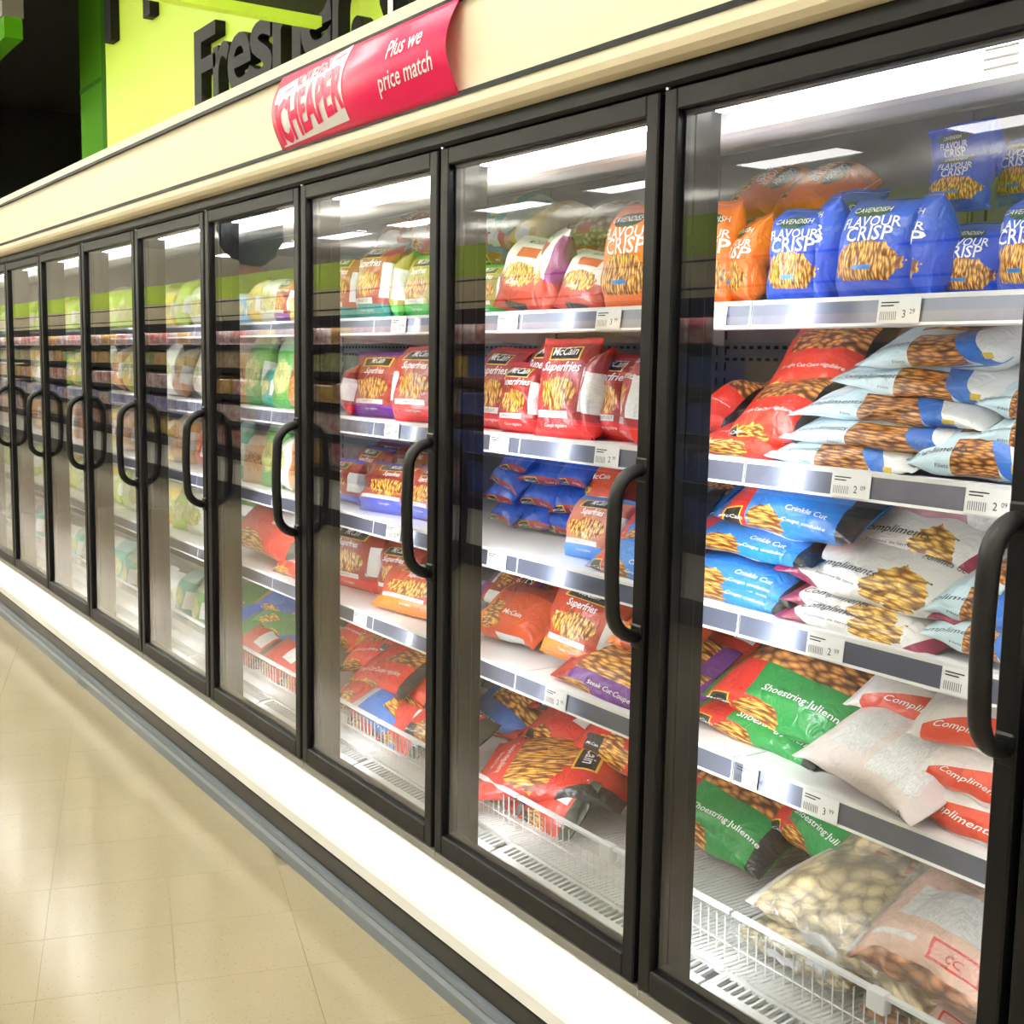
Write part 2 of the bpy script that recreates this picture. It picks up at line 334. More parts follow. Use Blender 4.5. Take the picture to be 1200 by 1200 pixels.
bays[0]['label'] = 'nearest freezer bay with black framed glass door at the right edge'

# small printed sticker at the top of the nearest pane
q0, q1 = onY(1152, 84, .011), onY(1194, 64, .011)
st = boxes('sticker_line', [(q0[0], q1[0], .0112, .0118, q0[2]+(.012*k)-ZB, q0[2]+(.012*k)+.004-ZB) for k in range(3)], mat('sticker_ink', (.55, .55, .56), .6), [c for c in bays[0].children if c.name.startswith('door')][0]); st['kind'] = 'stuff'
# price tags: (bay, shelf, pixel x, price)
def price_tag(i, sh, px, txt, wd=.085):
    s = [c for c in bays[i].children if c.name.startswith('shelf') and abs(c.location.z-SH[sh]-ZB) < .01][0]
    zc = SH[sh]-.026+ZB
    x = onY(px, 600, .229)[0]
    for _ in range(4):                                   # pixel row of the rail at that x
        pr = np.array([x, .229, zc])-CAM; x += (px-(600+FPX*(pr@_r)/(pr@_f)))/420.0
    x = x+i*W
    o = boxes('price_tag', [(-wd/2, wd/2, -.001, 0, -.021, .021)], PAPER, s, loc=(x, .2268, -.026)); o.rotation_euler = (math.radians(-6), 0, 0)
    # lettering on the tag joined into the tag mesh
    bm = bmesh.new(); bm.from_mesh(o.data)
    for t, h, tx, tz in ((txt[0], .013, .012, -.012), (txt[1:], .008, .028, -.006), ('|||||||||', .011, -.020, -.012)):
        v, f = text2d(t); vv = [bm.verts.new((tx+a*h, -.0016, tz+c*h)) for a, c in v]
        for q in f:
            try: fc = bm.faces.new([vv[k] for k in q]); fc.material_index = 1
            except ValueError: pass
    bx(bm, -.036, .0, -.0016, -.0015, .012, .014); bx(bm, -.036, -.010, -.0016, -.0015, .007, .009)
    bm.faces.ensure_lookup_table()
    for fc in bm.faces[-12:]: fc.material_index = 1
    bm.to_mesh(o.data); bm.free(); o.data.materials.append(INK)
for a in ((1, 'A', 842, '329', .05), (0, 'A', 1054, '329'), (2, 'B', 586, '299'), (0, 'B', 998, '209'), (0, 'B', 1160, '209'), (0, 'C', 968, '209'), (0, 'C', 1132, '209'), (0, 'D', 962, '399'),
          (2, 'A', 596, '299'), (1, 'A', 714, '399'), (1, 'B', 712, '299'), (2, 'C', 583, '299'), (1, 'D', 652, '299'), (1, 'D', 880, '399', .04),
          (2, 'A', 468, '299'), (2, 'B', 460, '349'), (2, 'C', 462, '299'), (3, 'D', 423, '299')):
    price_tag(*a)

# ------------------------------------------------------------------ bags: prints, shapes, poses
def group_tex(kind):
    g = bpy.data.node_groups.new(kind, 'ShaderNodeTree')
    g.interface.new_socket('Vector', in_out='INPUT', socket_type='NodeSocketVector'); g.interface.new_socket('Color', in_out='OUTPUT', socket_type='NodeSocketColor')
    N, L = g.nodes.new, g.links.new; gi, go = N('NodeGroupInput'), N('NodeGroupOutput')
    nz = N('ShaderNodeTexNoise'); nz.inputs['Scale'].default_value = 5; nz.inputs['Detail'].default_value = 1
    vm = N('ShaderNodeVectorMath'); vm.operation = 'MULTIPLY_ADD'; vm.inputs[1].default_value = (0.06 if kind in ('fries', 'pale', 'brown') else 0.05,)*3
    mp = N('ShaderNodeMapping'); vo = N('ShaderNodeTexVoronoi'); vo.voronoi_dimensions = '2D'; vo.inputs['Scale'].default_value = 1.0
    rp = N('ShaderNodeValToRGB'); e = rp.color_ramp.elements
    if kind == 'fries':
        mp.inputs['Scale'].default_value = (10, 36, 1); mp.inputs['Rotation'].default_value = (0, 0, .25); cs = [(.0, (.98, .66, .18)), (.22, (.92, .50, .09)), (.40, (.62, .25, .03)), (.58, (.20, .05, .01))]
    elif kind == 'pale':
        mp.inputs['Scale'].default_value = (12, 32, 1); mp.inputs['Rotation'].default_value = (0, 0, -.4); cs = [(.0, (.98, .76, .25)), (.24, (.92, .56, .10)), (.44, (.55, .28, .04)), (.62, (.25, .10, .02))]
    elif kind == 'brown':
        mp.inputs['Scale'].default_value = (13, 34, 1); cs = [(.0, (.86, .46, .15)), (.26, (.70, .30, .07)), (.46, (.36, .12, .03)), (.62, (.13, .04, .01))]
    elif kind == 'chunk':
        mp.inputs['Scale'].default_value = (11, 13, 1); cs = [(.0, (.78, .68, .45)), (.25, (.70, .57, .32)), (.45, (.50, .40, .24)), (.62, (.30, .24, .15))]
    elif kind == 'pinkchunk':
        mp.inputs['Scale'].default_value = (9, 11, 1); cs = [(.0, (.84, .48, .30)), (.25, (.76, .38, .22)), (.45, (.52, .26, .17)), (.65, (.30, .13, .08))]
    elif kind == 'veg':
        mp.inputs['Scale'].default_value = (14, 20, 1); cs = [(.0, (.75, .70, .35)), (.35, (.45, .55, .15)), (.6, (.80, .62, .30)), (.85, (.15, .28, .08))]
    elif kind == 'micro':
        mp.inputs['Scale'].default_value = (150, 30, 1); cs = [(.0, (.58, .58, .60)), (.3, (.78, .78, .79)), (.5, (.85, .85, .86)), (.9, (.86, .86, .87))]
    e[0].position, e[0].color = cs[0][0], (*cs[0][1], 1); e[1].position, e[1].color = cs[-1][0], (*cs[-1][1], 1)
    for p_, c_ in cs[1:-1]: q = e.new(p_); q.color = (*c_, 1)
    L(gi.outputs[0], nz.inputs['Vector']); L(nz.outputs['Color'], vm.inputs[0]); L(gi.outputs[0], vm.inputs[2]); L(vm.outputs[0], mp.inputs['Vector']); L(mp.outputs[0], vo.inputs['Vector'])
    L(vo.outputs['Distance'], rp.inputs['Fac'])
    if kind == 'micro': L(rp.outputs[0], go.inputs[0])
    else:   # every piece a little lighter or darker
        sc_ = N('ShaderNodeSeparateColor'); ma = N('ShaderNodeMath'); ma.operation = 'MULTIPLY_ADD'; ma.inputs[1].default_value = .55; ma.inputs[2].default_value = .62
        vx = N('ShaderNodeVectorMath'); vx.operation = 'SCALE'; L(vo.outputs['Color'], sc_.inputs[0]); L(sc_.outputs[0], ma.inputs[0]); L(rp.outputs[0], vx.inputs[0]); L(ma.outputs[0], vx.inputs['Scale']); L(vx.outputs[0], go.inputs[0])
    return g
TEX = {k: group_tex(k) for k in ('fries', 'pale', 'brown', 'chunk', 'pinkchunk', 'veg', 'micro')}
def print_mat(name, basec, layers, rough=0.25, coat=0.4):
    m = bpy.data.materials.new(name); m.use_nodes = True; nt = m.node_tree; N, L = nt.nodes.new, nt.links.new
    b = nt.nodes['Principled BSDF']; b.inputs['Roughness'].default_value = rough+.1; b.inputs['Coat Weight'].default_value = coat; b.inputs['Coat Roughness'].default_value = .12
    uv = N('ShaderNodeUVMap'); sp = N('ShaderNodeSeparateXYZ'); L(uv.outputs[0], sp.inputs[0])
    nw = N('ShaderNodeTexNoise'); nw.inputs['Scale'].default_value = 14; nw.inputs['Detail'].default_value = 2; L(uv.outputs[0], nw.inputs['Vector'])
    vw = N('ShaderNodeVectorMath'); vw.operation = 'MULTIPLY_ADD'; vw.inputs[1].default_value = (.16, .15, 0); vw.inputs[2].default_value = (-.08, -.075, 0); L(nw.outputs['Color'], vw.inputs[0])
    va = N('ShaderNodeVectorMath'); va.operation = 'ADD'; L(vw.outputs[0], va.inputs[0]); L(uv.outputs[0], va.inputs[1]); sw = N('ShaderNodeSeparateXYZ'); L(va.outputs[0], sw.inputs[0])
    S0, C0, SW_, CW_ = sp.outputs[0], sp.outputs[1], sw.outputs[0], sw.outputs[1]
    def M(op, a, b2=None, c2=None):
        n = N('ShaderNodeMath'); n.operation = op
        for i, v in enumerate((a, b2, c2)):
            if v is None: continue
            if isinstance(v, (int, float)): n.inputs[i].default_value = v
            else: L(v, n.inputs[i])
        return n.outputs[0]
    def tex(k):
        n = N('ShaderNodeGroup'); n.node_tree = TEX[k]; L(uv.outputs[0], n.inputs[0]); return n.outputs[0]
    def put(sock, c):
        if isinstance(c, str): L(tex(c), sock)
        else: sock.default_value = (*c, 1)
    cur = None
    for ly in [None]+layers:
        if ly is None:
            if isinstance(basec, str): cur = tex(basec)
            else:
                r = N('ShaderNodeRGB'); r.outputs[0].default_value = (*basec, 1); cur = r.outputs[0]
            continue
        k = ly[0]; S_, C_ = (SW_, CW_) if (k == 'e' and isinstance(ly[-1], str)) else (S0, C0)
        if k == 'r':
            s0, s1, c0, c1, c = ly[1:]
            m1 = M('LESS_THAN', M('ABSOLUTE', M('SUBTRACT', S_, (s0+s1)/2)), (s1-s0)/2); m2 = M('LESS_THAN', M('ABSOLUTE', M('SUBTRACT', C_, (c0+c1)/2)), (c1-c0)/2)
            mk = M('MULTIPLY', m1, m2)
        elif k == 'e':
            s0, c0, rs, rc, c = ly[1:]
            a = M('DIVIDE', M('SUBTRACT', S_, s0), rs); d = M('DIVIDE', M('SUBTRACT', C_, c0), rc)
            mk = M('LESS_THAN', M('ADD', M('MULTIPLY', a, a), M('MULTIPLY', d, d)), 1.0)
        else:
            a_, b_, d_, c = ly[1:]
            mk = M('GREATER_THAN', M('MULTIPLY_ADD', S_, a_, M('MULTIPLY', C_, b_)), d_)
        mx = N('ShaderNodeMix'); mx.data_type = 'RGBA'; L(mk, mx.inputs[0]); L(cur, mx.inputs[6]); put(mx.inputs[7], c); cur = mx.outputs[2]
    L(cur, b.inputs['Base Color'])
    tc = N('ShaderNodeTexCoord'); n = N('ShaderNodeTexNoise'); n.inputs['Scale'].default_value = 26; n.inputs['Detail'].default_value = 3; n.inputs['Distortion'].default_value = 1.2
    bp = N('ShaderNodeBump'); bp.inputs['Strength'].default_value = .7; bp.inputs['Distance'].default_value = .010
    L(tc.outputs['Object'], n.inputs['Vector']); L(n.outputs['Fac'], bp.inputs['Height']); L(bp.outputs['Normal'], b.inputs['Normal']); L(bp.outputs['Normal'], b.inputs['Coat Normal'])
    return m
YEL, BLK, WHT, SILV = (.80, .55, .04), (.012, .012, .012), (.86, .86, .86), (.55, .56, .58)
RED, DRED, ORG, BLU, PUR, TEAL, GRN, MAR = (.62, .018, .012), (.33, .022, .014), (.85, .20, .015), (.012, .10, .58), (.16, .015, .26), (.01, .26, .24), (.015, .26, .06), (.28, .012, .06)
DES = {}     # name -> (material, wrap?, [(text, s, c, h, bold, shear, mat)], description)
def crisp(k, c, d):
    DES[k] = (print_mat(k+'_print', c, [('e', .27, 0, .21, .44, 'fries'), ('r', 0, .11, -1, 1, c), ('e', .79, -.02, .075, .27, (.01, .05, .03)), ('r', .965, 1, -1, 1, (.7, .7, .72)), ('r', .20, .24, -.12, .12, (.02, .18, .55)), ('r', .14, .42, .62, 1, 'micro') if k == 'zz' else ('r', .97, 1, -1, 1, c)]), False,
              [('CAVENDISH', .765, -.02, .016, .004, 0, WTXT), ('FLAVOUR', .615, 0, .030, .012, 0, WTXT), ('CRISP', .475, .02, .040, .014, 0, WTXT)], d)
crisp('crisp_blue', (.004, .065, .56), 'bright blue crispy fries bag'); crisp('crisp_orange', (.86, .17, .012), 'bright orange crispy fries bag')
def superf(k, hem, d, top=DRED):
    DES[k] = (print_mat(k+'_print', top, [('e', .44, -.02, .17, .30, 'fries'), ('r', 0, .19, -1, 1, hem), ('r', .195, .265, -.36, .22, (.72, .70, .68)), ('r', .765, .905, -.30, .26, YEL), ('r', .777, .893, -.275, .235, BLK), ('r', .27, .70, .36, .66, 'micro'), ('r', .93, 1, -1, 1, hem), ('r', .27, .70, -.9, -.66, 'micro')]), False,
              [('McCain', .815, -.02, .024, .014, .2, WTXT), ('Superfries', .655, -.02, .026, .014, .35, WTXT), ('STRAIGHT CUT', .218, -.06, .009, 0, 0, DTXT), ('Coupe régulière', .11, 0, .010, 0, .2, WTXT)], d)
superf('super_red', (.72, .02, .02), 'dark red fries bag with red hem'); superf('super_orange', ORG, 'rust red fries bag with orange hem', (.45, .04, .012))
superf('super_purple', PUR, 'dark red fries bag with purple hem'); superf('super_teal', TEAL, 'dark red fries bag with teal hem'); superf('super_blue', (.03, .06, .60), 'dark red fries bag with blue hem')
superf('super_green', (.03, .42, .05), 'olive fries bag with green hem', (.30, .24, .02))
superf('super_crinkle', (.02, .22, .68), 'pale red fries bag with blue band', (.50, .16, .10))
def lying(k, base, layers, texts, d): DES[k] = (print_mat(k+'_print', base, layers), True, texts, d)
lying('crinkle', (.015, .20, .66), [('r', .04, .24, -1, 1, RED), ('r', .06, .20, .30, .60, YEL), ('r', .07, .19, .32, .58, BLK), ('e', .38, .46, .13, .20, 'fries'), ('r', .20, .62, .60, .70, WHT), ('r', .1, .9, .70, 1, RED), ('r', .2, .75, -.2, .04, 'brown'), ('r', .87, 1, -1, 1, BLK)],
      [('McCain', .13, .47, .016, .008, .2, WTXT), ('Crinkle Cut', .66, .28, .015, .006, .2, WTXT), ('Coupe ondulée', .66, .40, .013, .004, .2, WTXT)], 'blue crinkle cut fries bag')
lying('shoestring', (.012, .25, .05), [('r', .04, .28, -1, 1, RED), ('e', .30, .50, .20, .20, RED), ('r', .05, .18, .34, .62, YEL), ('r', .06, .17, .36, .60, BLK), ('e', .36, .50, .15, .17, 'fries'), ('r', .25, .60, .64, .74, WHT), ('r', .1, .9, .74, 1, RED), ('r', .15, .95, -.4, .02, 'brown'), ('r', .88, 1, -1, 1, BLK)],
      [('McCain', .115, .50, .015, .008, .2, WTXT), ('Shoestring·Julienne', .62, .22, .020, .008, .15, WTXT)], 'green shoestring fries bag')
lying('straight', (.70, .035, .018), [('e', .40, .46, .22, .20, 'fries'), ('r', .08, .22, .25, .5, YEL), ('r', .09, .21, .27, .48, BLK), ('r', .2, .9, -.4, .0, 'brown'), ('r', .50, .72, .62, .72, WHT), ('r', .90, 1, -1, 1, BLK)],
      [('Straight Cut·Coupe régulière', .52, .14, .018, .006, .15, WTXT), ('McCain', .15, .39, .014, .006, .2, WTXT)], 'red straight cut fries bag')
lying('fishblue', (.62, .80, .90), [('h', 1, .15, .42, (.72, .86, .93)), ('r', .36, .70, .20, .66, 'brown'), ('h', 1, -.28, .56, (.03, .16, .60)), ('h', 1, -.28, .68, (.84, .86, .88)), ('r', .30, .72, -.5, .10, 'brown'), ('r', .05, .95, .70, .80, (.04, .22, .66)), ('r', .05, .95, .74, 1.0, (.86, .88, .90)), ('r', 0, .36, .60, 1, (.80, .88, .93)), ('r', .80, .86, .45, .55, (.7, .5, .05))],
      [('Compliments', .20, .36, .018, .003, .35, DTXT), ('Filets', .30, .52, .009, .0, 0, DTXT)], 'pale blue and white breaded fillet bag')
lying('whitefries', (.84, .83, .82), [('h', -1, -.35, -.17, MAR), ('e', .64, .34, .17, .19, 'pale'), ('h', 1, .3, .98, MAR), ('e', .42, -.18, .26, .20, 'pale'), ('r', .74, .95, -.35, .05, 'micro'), ('h', -1, .5, .06, MAR)],
      [('Compliments', .34, .28, .021, .004, .35, DTXT), ('Pommes de terre', .34, .40, .010, 0, 0, DTXT), ('Pommes de terre', .8, .06, .014, 0, 0, DTXT)], 'white fries bag with maroon corner')
lying('whitered', (.80, .74, .72), [('h', .25, 1, .36, (.70, .06, .025)), ('h', .25, 1, .66, (.82, .76, .74)), ('r', 0, .12, -1, 1, (.84, .80, .78)), ('r', .2, .9, .82, 1, (.66, .03, .03))],
      [('Compliments', .52, .36, .020, .006, .35, WTXT)], 'white and red-orange potato bag')
lying('whiteplain', (.80, .70, .68), [('r', .2, .5, -.25, .25, 'micro'), ('r', .58, .9, -.2, .3, 'micro'), ('r', .0, 1, .80, 1, (.70, .05, .03))], [('5', .9, .5, .02, 0, 0, DTXT)], 'large white potato bag with small print')
lying('pinkmauve', (.50, .24, .30), [('r', .7, .95, .2, .8, 'micro'), ('r', .1, .6, -.4, .1, (.60, .36, .40))], [], 'mauve pink frozen potato bag')
lying('steak', PUR, [('r', .1, .9, -.6, .16, 'fries'), ('r', .0, .14, -1, 1, DRED), ('e', .22, .52, .12, .18, 'fries'), ('r', .2, .5, .70, .80, RED)],
      [('Steak Cut·Coupe bifteck', .56, .34, .017, .006, .15, WTXT), ('Steak', .8, .55, .012, .004, .2, WTXT)], 'purple steak cut fries bag')
lying('smallblue', (.012, .075, .46), [('r', .0, 1, .34, .62, DRED), ('r', .15, .45, .37, .58, YEL), ('r', .17, .43, .39, .56, BLK)], [('McCain', .3, .5, .010, .006, .2, WTXT), ('Smiles', .72, .5, .010, .004, .2, WTXT)], 'small blue and dark red potato pack')
lying('orangelie', (.62, .07, .015), [('r', .45, .85, .42, .74, 'micro'), ('r', .0, 1, -.6, -.1, DRED), ('e', .3, .2, .18, .2, 'fries'), ('r', .0, .2, -1, 1, ORG)], [('McCain', .62, .15, .016, .006, .2, WTXT)], 'rust red fries bag with white panel')
lying('redlie', (.60, .025, .014), [('e', .35, .35, .2, .22, 'fries'), ('r', .84, 1, -1, 1, (.02, .03, .02)), ('r', .1, .26, .2, .45, BLK), ('r', .1, .9, .66, .8, (.72, .04, .03)), ('r', .55, .8, -.4, 0, 'micro')], [('McCain', .18, .35, .012, .006, .2, WTXT), ('Coupe régulière', .62, .5, .012, .004, .2, WTXT)], 'shiny red fries bag')
lying('bluelie', (.03, .17, .60), [('r', .3, 1, -.7, .08, 'fries'), ('r', .0, .1, -1, 1, (.6, .65, .7)), ('r', .0, 1, .7, 1, RED)], [('Xtra crispy', .5, .35, .02, .006, .2, WTXT)], 'blue fries bag with white lettering')
lying('greenpack', (.05, .25, .06), [('e', .4, .4, .25, .25, 'pale'), ('r', .7, 1, -1, 1, (.45, .30, .03))], [], 'green and gold potato pack')
lying('bluepack', (.02, .12, .52), [('e', .45, .42, .25, .2, 'fries'), ('r', .8, 1, -1, 1, ORG)], [], 'blue and orange potato pack')
lying('clear_chunk', 'chunk', [('r', .30, .56, .46, .70, 'micro'), ('r', .62, .78, .22, .40, 'micro'), ('h', -1, .0, -.06, (.70, .68, .66))], [], 'clear bag of frozen mushroom pieces with white labels')
lying('clear_stamp', 'chunk', [('r', .35, .66, .18, .36, (.50, .06, .05)), ('r', .37, .64, .20, .34, (.60, .16, .12)), ('e', .5, .0, .5, .10, (.62, .56, .45))], [('BELL', .5, .31, .016, .006, 0, mat('red_ink', (.55, .02, .02), .5))], 'clear bag of frozen vegetables with red stamp')
lying('clear_pink', 'pinkchunk', [('h', 0, -1, -.34, (.78, .52, .42)), ('r', .50, .82, .14, .27, (.66, .02, .03)), ('r', .52, .80, .155, .255, (.76, .40, .34)), ('r', .1, .40, .18, .22, 'micro'), ('r', .2, .8, -.1, .08, 'micro')], [('CC', .66, .235, .018, .006, 0, mat('red_ink', (.55, .02, .02), .5))], 'clear bag of pink frozen chunks')
DES['wedge'] = (print_mat('wedge_print', (.42, .035, .02), [('r', .42, 1, -1, 1, (.80, .78, .70)), ('e', .44, -.05, .16, .34, 'pale'), ('r', .40, .92, .44, 1, (.24, .03, .16)), ('r', .66, .80, -.2, .22, (.55, .08, .03)), ('r', .03, .10, -.2, .25, BLK)]), False, [('McCain', .86, -.02, .016, .006, .2, DTXT), ('Duo', .30, -.1, .022, .01, .3, WTXT)], 'white and brick red wedges bag')
DES['redflat'] = (print_mat('redflat_print', (.60, .02, .012), [('e', .42, .02, .24, .46, 'fries'), ('r', 0, .25, -1, 1, (.74, .03, .02)), ('r', .66, .82, -.36, .24, YEL), ('r', .675, .805, -.34, .22, BLK), ('h', .6, -1, .82, (.01, .25, .13)), ('h', .5, 1, .80, (.012, .012, .012))]), False,
                  [('McCain', .715, -.06, .034, .014, .2, WTXT), ('Coupe régulière', .17, -.02, .020, .004, .2, WTXT), ('Straight Cut', .10, -.02, .014, .004, .2, WTXT)], 'large flat red fries bag with black badge')
for k, c, t, d in (('veg_yellow', (.70, .52, .10), 'veg', 'yellow frozen vegetable bag'), ('veg_green', (.10, .36, .08), 'veg', 'green frozen vegetable bag'), ('veg_white', (.78, .78, .70), 'veg', 'white frozen vegetable bag'),
                   ('veg_teal', (.03, .36, .30), 'veg', 'teal frozen vegetable bag'), ('veg_brown', (.46, .24, .10), 'brown', 'brown frozen snack bag'), ('veg_blue', (.20, .46, .70), 'veg', 'light blue frozen bag'), ('veg_red', (.55, .04, .03), 'fries', 'red frozen snack bag'), ('veg_lime', (.42, .60, .08), 'veg', 'lime green frozen bag')):
    DES[k] = (print_mat(k+'_print', c, [('e', .42, 0, .22, .36, t), ('r', .78, 1, -1, 1, tuple(min(1, q*.6+.3) for q in c)), ('r', .25, .6, .40, .7, 'micro')]), False, [], d)

BC = {}
def bag_shape(L, Wd, T, seed, wrap, lump=0.0, fat=1.0):
    rs = np.random.RandomState(seed); ns, ntt = 34, 44
    s = np.linspace(0, 1, ns); s = s*.86+.07*(1+np.cos(np.pi*(1-s)))   # finer near the seals
    th = np.linspace(-np.pi, np.pi, ntt+1)                              # 0 = front centre
    seal = .035; q = np.clip((s-seal)/(1-2*seal), 0, 1)**fat
    prof = np.clip(1-np.abs(2*q-1)**2.5, 0, 1)**.62
    b = .0016+T/2*prof; a = Wd/2*(1-.10*prof+.02*np.sin(7*s+rs.rand()*6))
    e = .82
    X = np.sign(np.sin(th))*np.abs(np.sin(th))**e; Y = -np.sign(np.cos(th))*np.abs(np.cos(th))**e
    c = th/np.pi if wrap else np.where(np.abs(th) <= np.pi/2, .5*X, np.sign(th)*(1-.5*np.abs(X)))
    Sg, Tg = np.meshgrid(s, th, indexing='ij'); wr = np.zeros_like(Sg)
    for _ in range(7):
        k1, k2 = rs.randint(1, 7), rs.randint(1, 6); wr += rs.randn()*np.sin(k1*3.1*Sg+k2*Tg+rs.rand()*6.3)/(.6+.35*(k1+k2)*.5)
    pl = sum(rs.randn()*np.sin(k*Tg+rs.rand()*6.3) for k in (7, 9, 12, 15))
    amp = prof[:, None]*(.06*wr)+.05*pl*(np.exp(-q*7)+np.exp(-(1-q)*7))[:, None]*np.sqrt(prof)[:, None]
    if lump: 
        pts = np.stack([rs.rand(160), rs.rand(160)*2*np.pi-np.pi], 1)
        dm = np.min((( Sg[..., None]-pts[:, 0])*L)**2+((((Tg[..., None]-pts[:, 1]+np.pi) % (2*np.pi))-np.pi)*(Wd+T)/6.0)**2, axis=-1)**.5
        amp = amp+prof[:, None]*lump*(.5-np.clip(dm/.028, 0, 1))
    r = 1+amp
    px = X[None]*a[:, None]*(1+amp*.45); py = Y[None]*b[:, None]*r; pz = (Sg-.5)*L+.012*L*np.sin(2*np.pi*X[None]*.5+rs.rand()*6)*(1-prof[:, None])
    py = py+.010*np.sin(5*Sg+rs.rand()*6)*(1-prof[:, None])
    if not wrap:                                      # the loose top of a standing bag flops over
        fl = np.clip((Sg-.74)/.26, 0, 1)**1.6; py = py+fl*L*rs.uniform(-.04, .16)+fl*.35*np.sin(X[None]*3+rs.rand()*6)*.05*L; px = px+fl*L*rs.uniform(-.07, .07)
    G = np.stack([px, py, pz], -1); return s, c, G
def bag_meshes(des, L, Wd, T, var, lump=0.0, fat=1.0):
    L, Wd, T = round(L/.02)*.02, round(Wd/.02)*.02, round(T/.01)*.01
    key = (des, L, Wd, T, var, lump, fat)
    if key in BC: return BC[key]
    m, wrap, texts, _ = DES[des]; s, c, G = bag_shape(L, Wd, T, (sum(map(ord, des))*7+var*131) % 9999, wrap, lump, fat)
    ns, nc = len(s), len(c)-1
    vs_ = G[:, :-1].reshape(-1, 3); F = [(i*nc+j, i*nc+(j+1) % nc, (i+1)*nc+(j+1) % nc, (i+1)*nc+j) for i in range(ns-1) for j in range(nc)]
    F += [tuple(range(nc))[::-1], tuple((ns-1)*nc+j for j in range(nc))]
    me = bpy.data.meshes.new('bag_'+des); me.from_pydata(vs_.tolist(), [], F); ul = me.uv_layers.new(name='UVMap')
    dat = []
    for i in range(ns-1):
        for j in range(nc): dat += [s[i], c[j], s[i], c[j+1], s[i+1], c[j+1], s[i+1], c[j]]
    dat += [0.0, 0.0]*nc+[1.0, 0.0]*nc
    ul.data.foreach_set('uv', dat); me.materials.append(m)
    me.polygons.foreach_set('use_smooth', [True]*len(me.polygons))
    nrm = np.cross(np.gradient(G, axis=1), np.gradient(G, axis=0)); nrm /= np.linalg.norm(nrm, axis=-1, keepdims=True)+1e-9
    if (nrm[ns//2, nc//2] @ np.array([0, -1, 0])) < 0: nrm = -nrm
    def at(ss, cc):
        fi = np.clip(np.interp(ss, s, np.arange(ns)), 0, ns-1.001); fj = np.clip(np.interp(cc, c, np.arange(nc+1)), 0, nc-.001); i, j = int(fi), int(fj); u, v = fi-i, fj-j
        bl = lambda A: A[i, j]*(1-u)*(1-v)+A[i+1, j]*u*(1-v)+A[i, j+1]*(1-u)*v+A[i+1, j+1]*u*v
        return bl(G)+bl(nrm)*.0018
    tms = []
    for t, s0, c0, hh, bold, sh, tm in texts:
        v, f = text2d(t, bold, sh); wmax = (v[:, 0].max()-v[:, 0].min())*hh
        room = (.62*L if wrap else .86*Wd); hh = hh*min(1, L/.27) if not wrap else hh; wmax = (v[:, 0].max()-v[:, 0].min())*hh; k = hh*min(1, room/wmax)
        tme = bpy.data.meshes.new('lettering')
        if wrap: co = [at(s0+x*k/L, c0-y*k/(.95*(Wd+T))) for x, y in v]
        else: co = [at(s0+y*k/L, c0+x*k/Wd*1.02) for x, y in v]
        tme.from_pydata([tuple(p_) for p_ in co], [], f); tme.materials.append(tm); tms.append(tme)
    BC[key] = (me, tms); return BC[key]
BAGS = []
POLY = bpy.data.materials.new('clear_poly'); POLY.use_nodes = True
def _poly(nt):
    nt.nodes.clear(); N, L = nt.nodes.new, nt.links.new
    out, m1, m2, tr, gl, df = N('ShaderNodeOutputMaterial'), N('ShaderNodeMixShader'), N('ShaderNodeMixShader'), N('ShaderNodeBsdfTransparent'), N('ShaderNodeBsdfGlossy'), N('ShaderNodeBsdfDiffuse')
    tc, n, bp = N('ShaderNodeTexCoord'), N('ShaderNodeTexNoise'), N('ShaderNodeBump'); n.inputs['Scale'].default_value = 18; n.inputs['Detail'].default_value = 3; n.inputs['Distortion'].default_value = 2.5
    bp.inputs['Strength'].default_value = .9; bp.inputs['Distance'].default_value = .02; gl.inputs['Roughness'].default_value = .12; df.inputs['Color'].default_value = (.9, .9, .9, 1)
    m1.inputs[0].default_value = .10; m2.inputs[0].default_value = .05
    L(tc.outputs['Object'], n.inputs['Vector']); L(n.outputs['Fac'], bp.inputs['Height']); L(bp.outputs['Normal'], gl.inputs['Normal'])
    L(tr.outputs[0], m1.inputs[1]); L(gl.outputs[0], m1.inputs[2]); L(m1.outputs[0], m2.inputs[1]); L(df.outputs[0], m2.inputs[2]); L(m2.outputs[0], out.inputs['Surface'])
_poly(POLY.node_tree)
def bag(des, L, Wd, T, loc, rot, key, order, lump=0.0, fat=1.0, var=None, letters=True):
    var = random.randint(0, 3) if var is None else var
    me, tms = bag_meshes(des, L, Wd, T, var, lump, fat)
    o = bpy.data.objects.new('frozen_food_bag', me); col.objects.link(o); o.matrix_world = Matrix.Translation(loc) @ rot.to_4x4()
    if letters:
        for t in tms:
            q = bpy.data.objects.new('lettering', t); col.objects.link(q); q.parent = o
    if des.startswith('clear'):
        fk = ('film', round(L, 2), round(Wd, 2), round(T, 2))
        if fk not in BC:
            s_, c_, G = bag_shape(L*1.02, Wd*1.05, T*1.16, int(L*1000), True); nc = len(c_)-1; ns = len(s_)
            fm = bpy.data.meshes.new('film'); fm.from_pydata(G[:, :-1].reshape(-1, 3).tolist(), [], [(i*nc+j, i*nc+(j+1) % nc, (i+1)*nc+(j+1) % nc, (i+1)*nc+j) for i in range(ns-1) for j in range(nc)])
            fm.materials.append(POLY); fm.polygons.foreach_set('use_smooth', [True]*len(fm.polygons)); BC[fk] = fm
        q = bpy.data.objects.new('film', BC[fk]); col.objects.link(q); q.parent = o; q['label'] = 'clear crinkled plastic film'
    BAGS.append((o, des, key, order)); return o
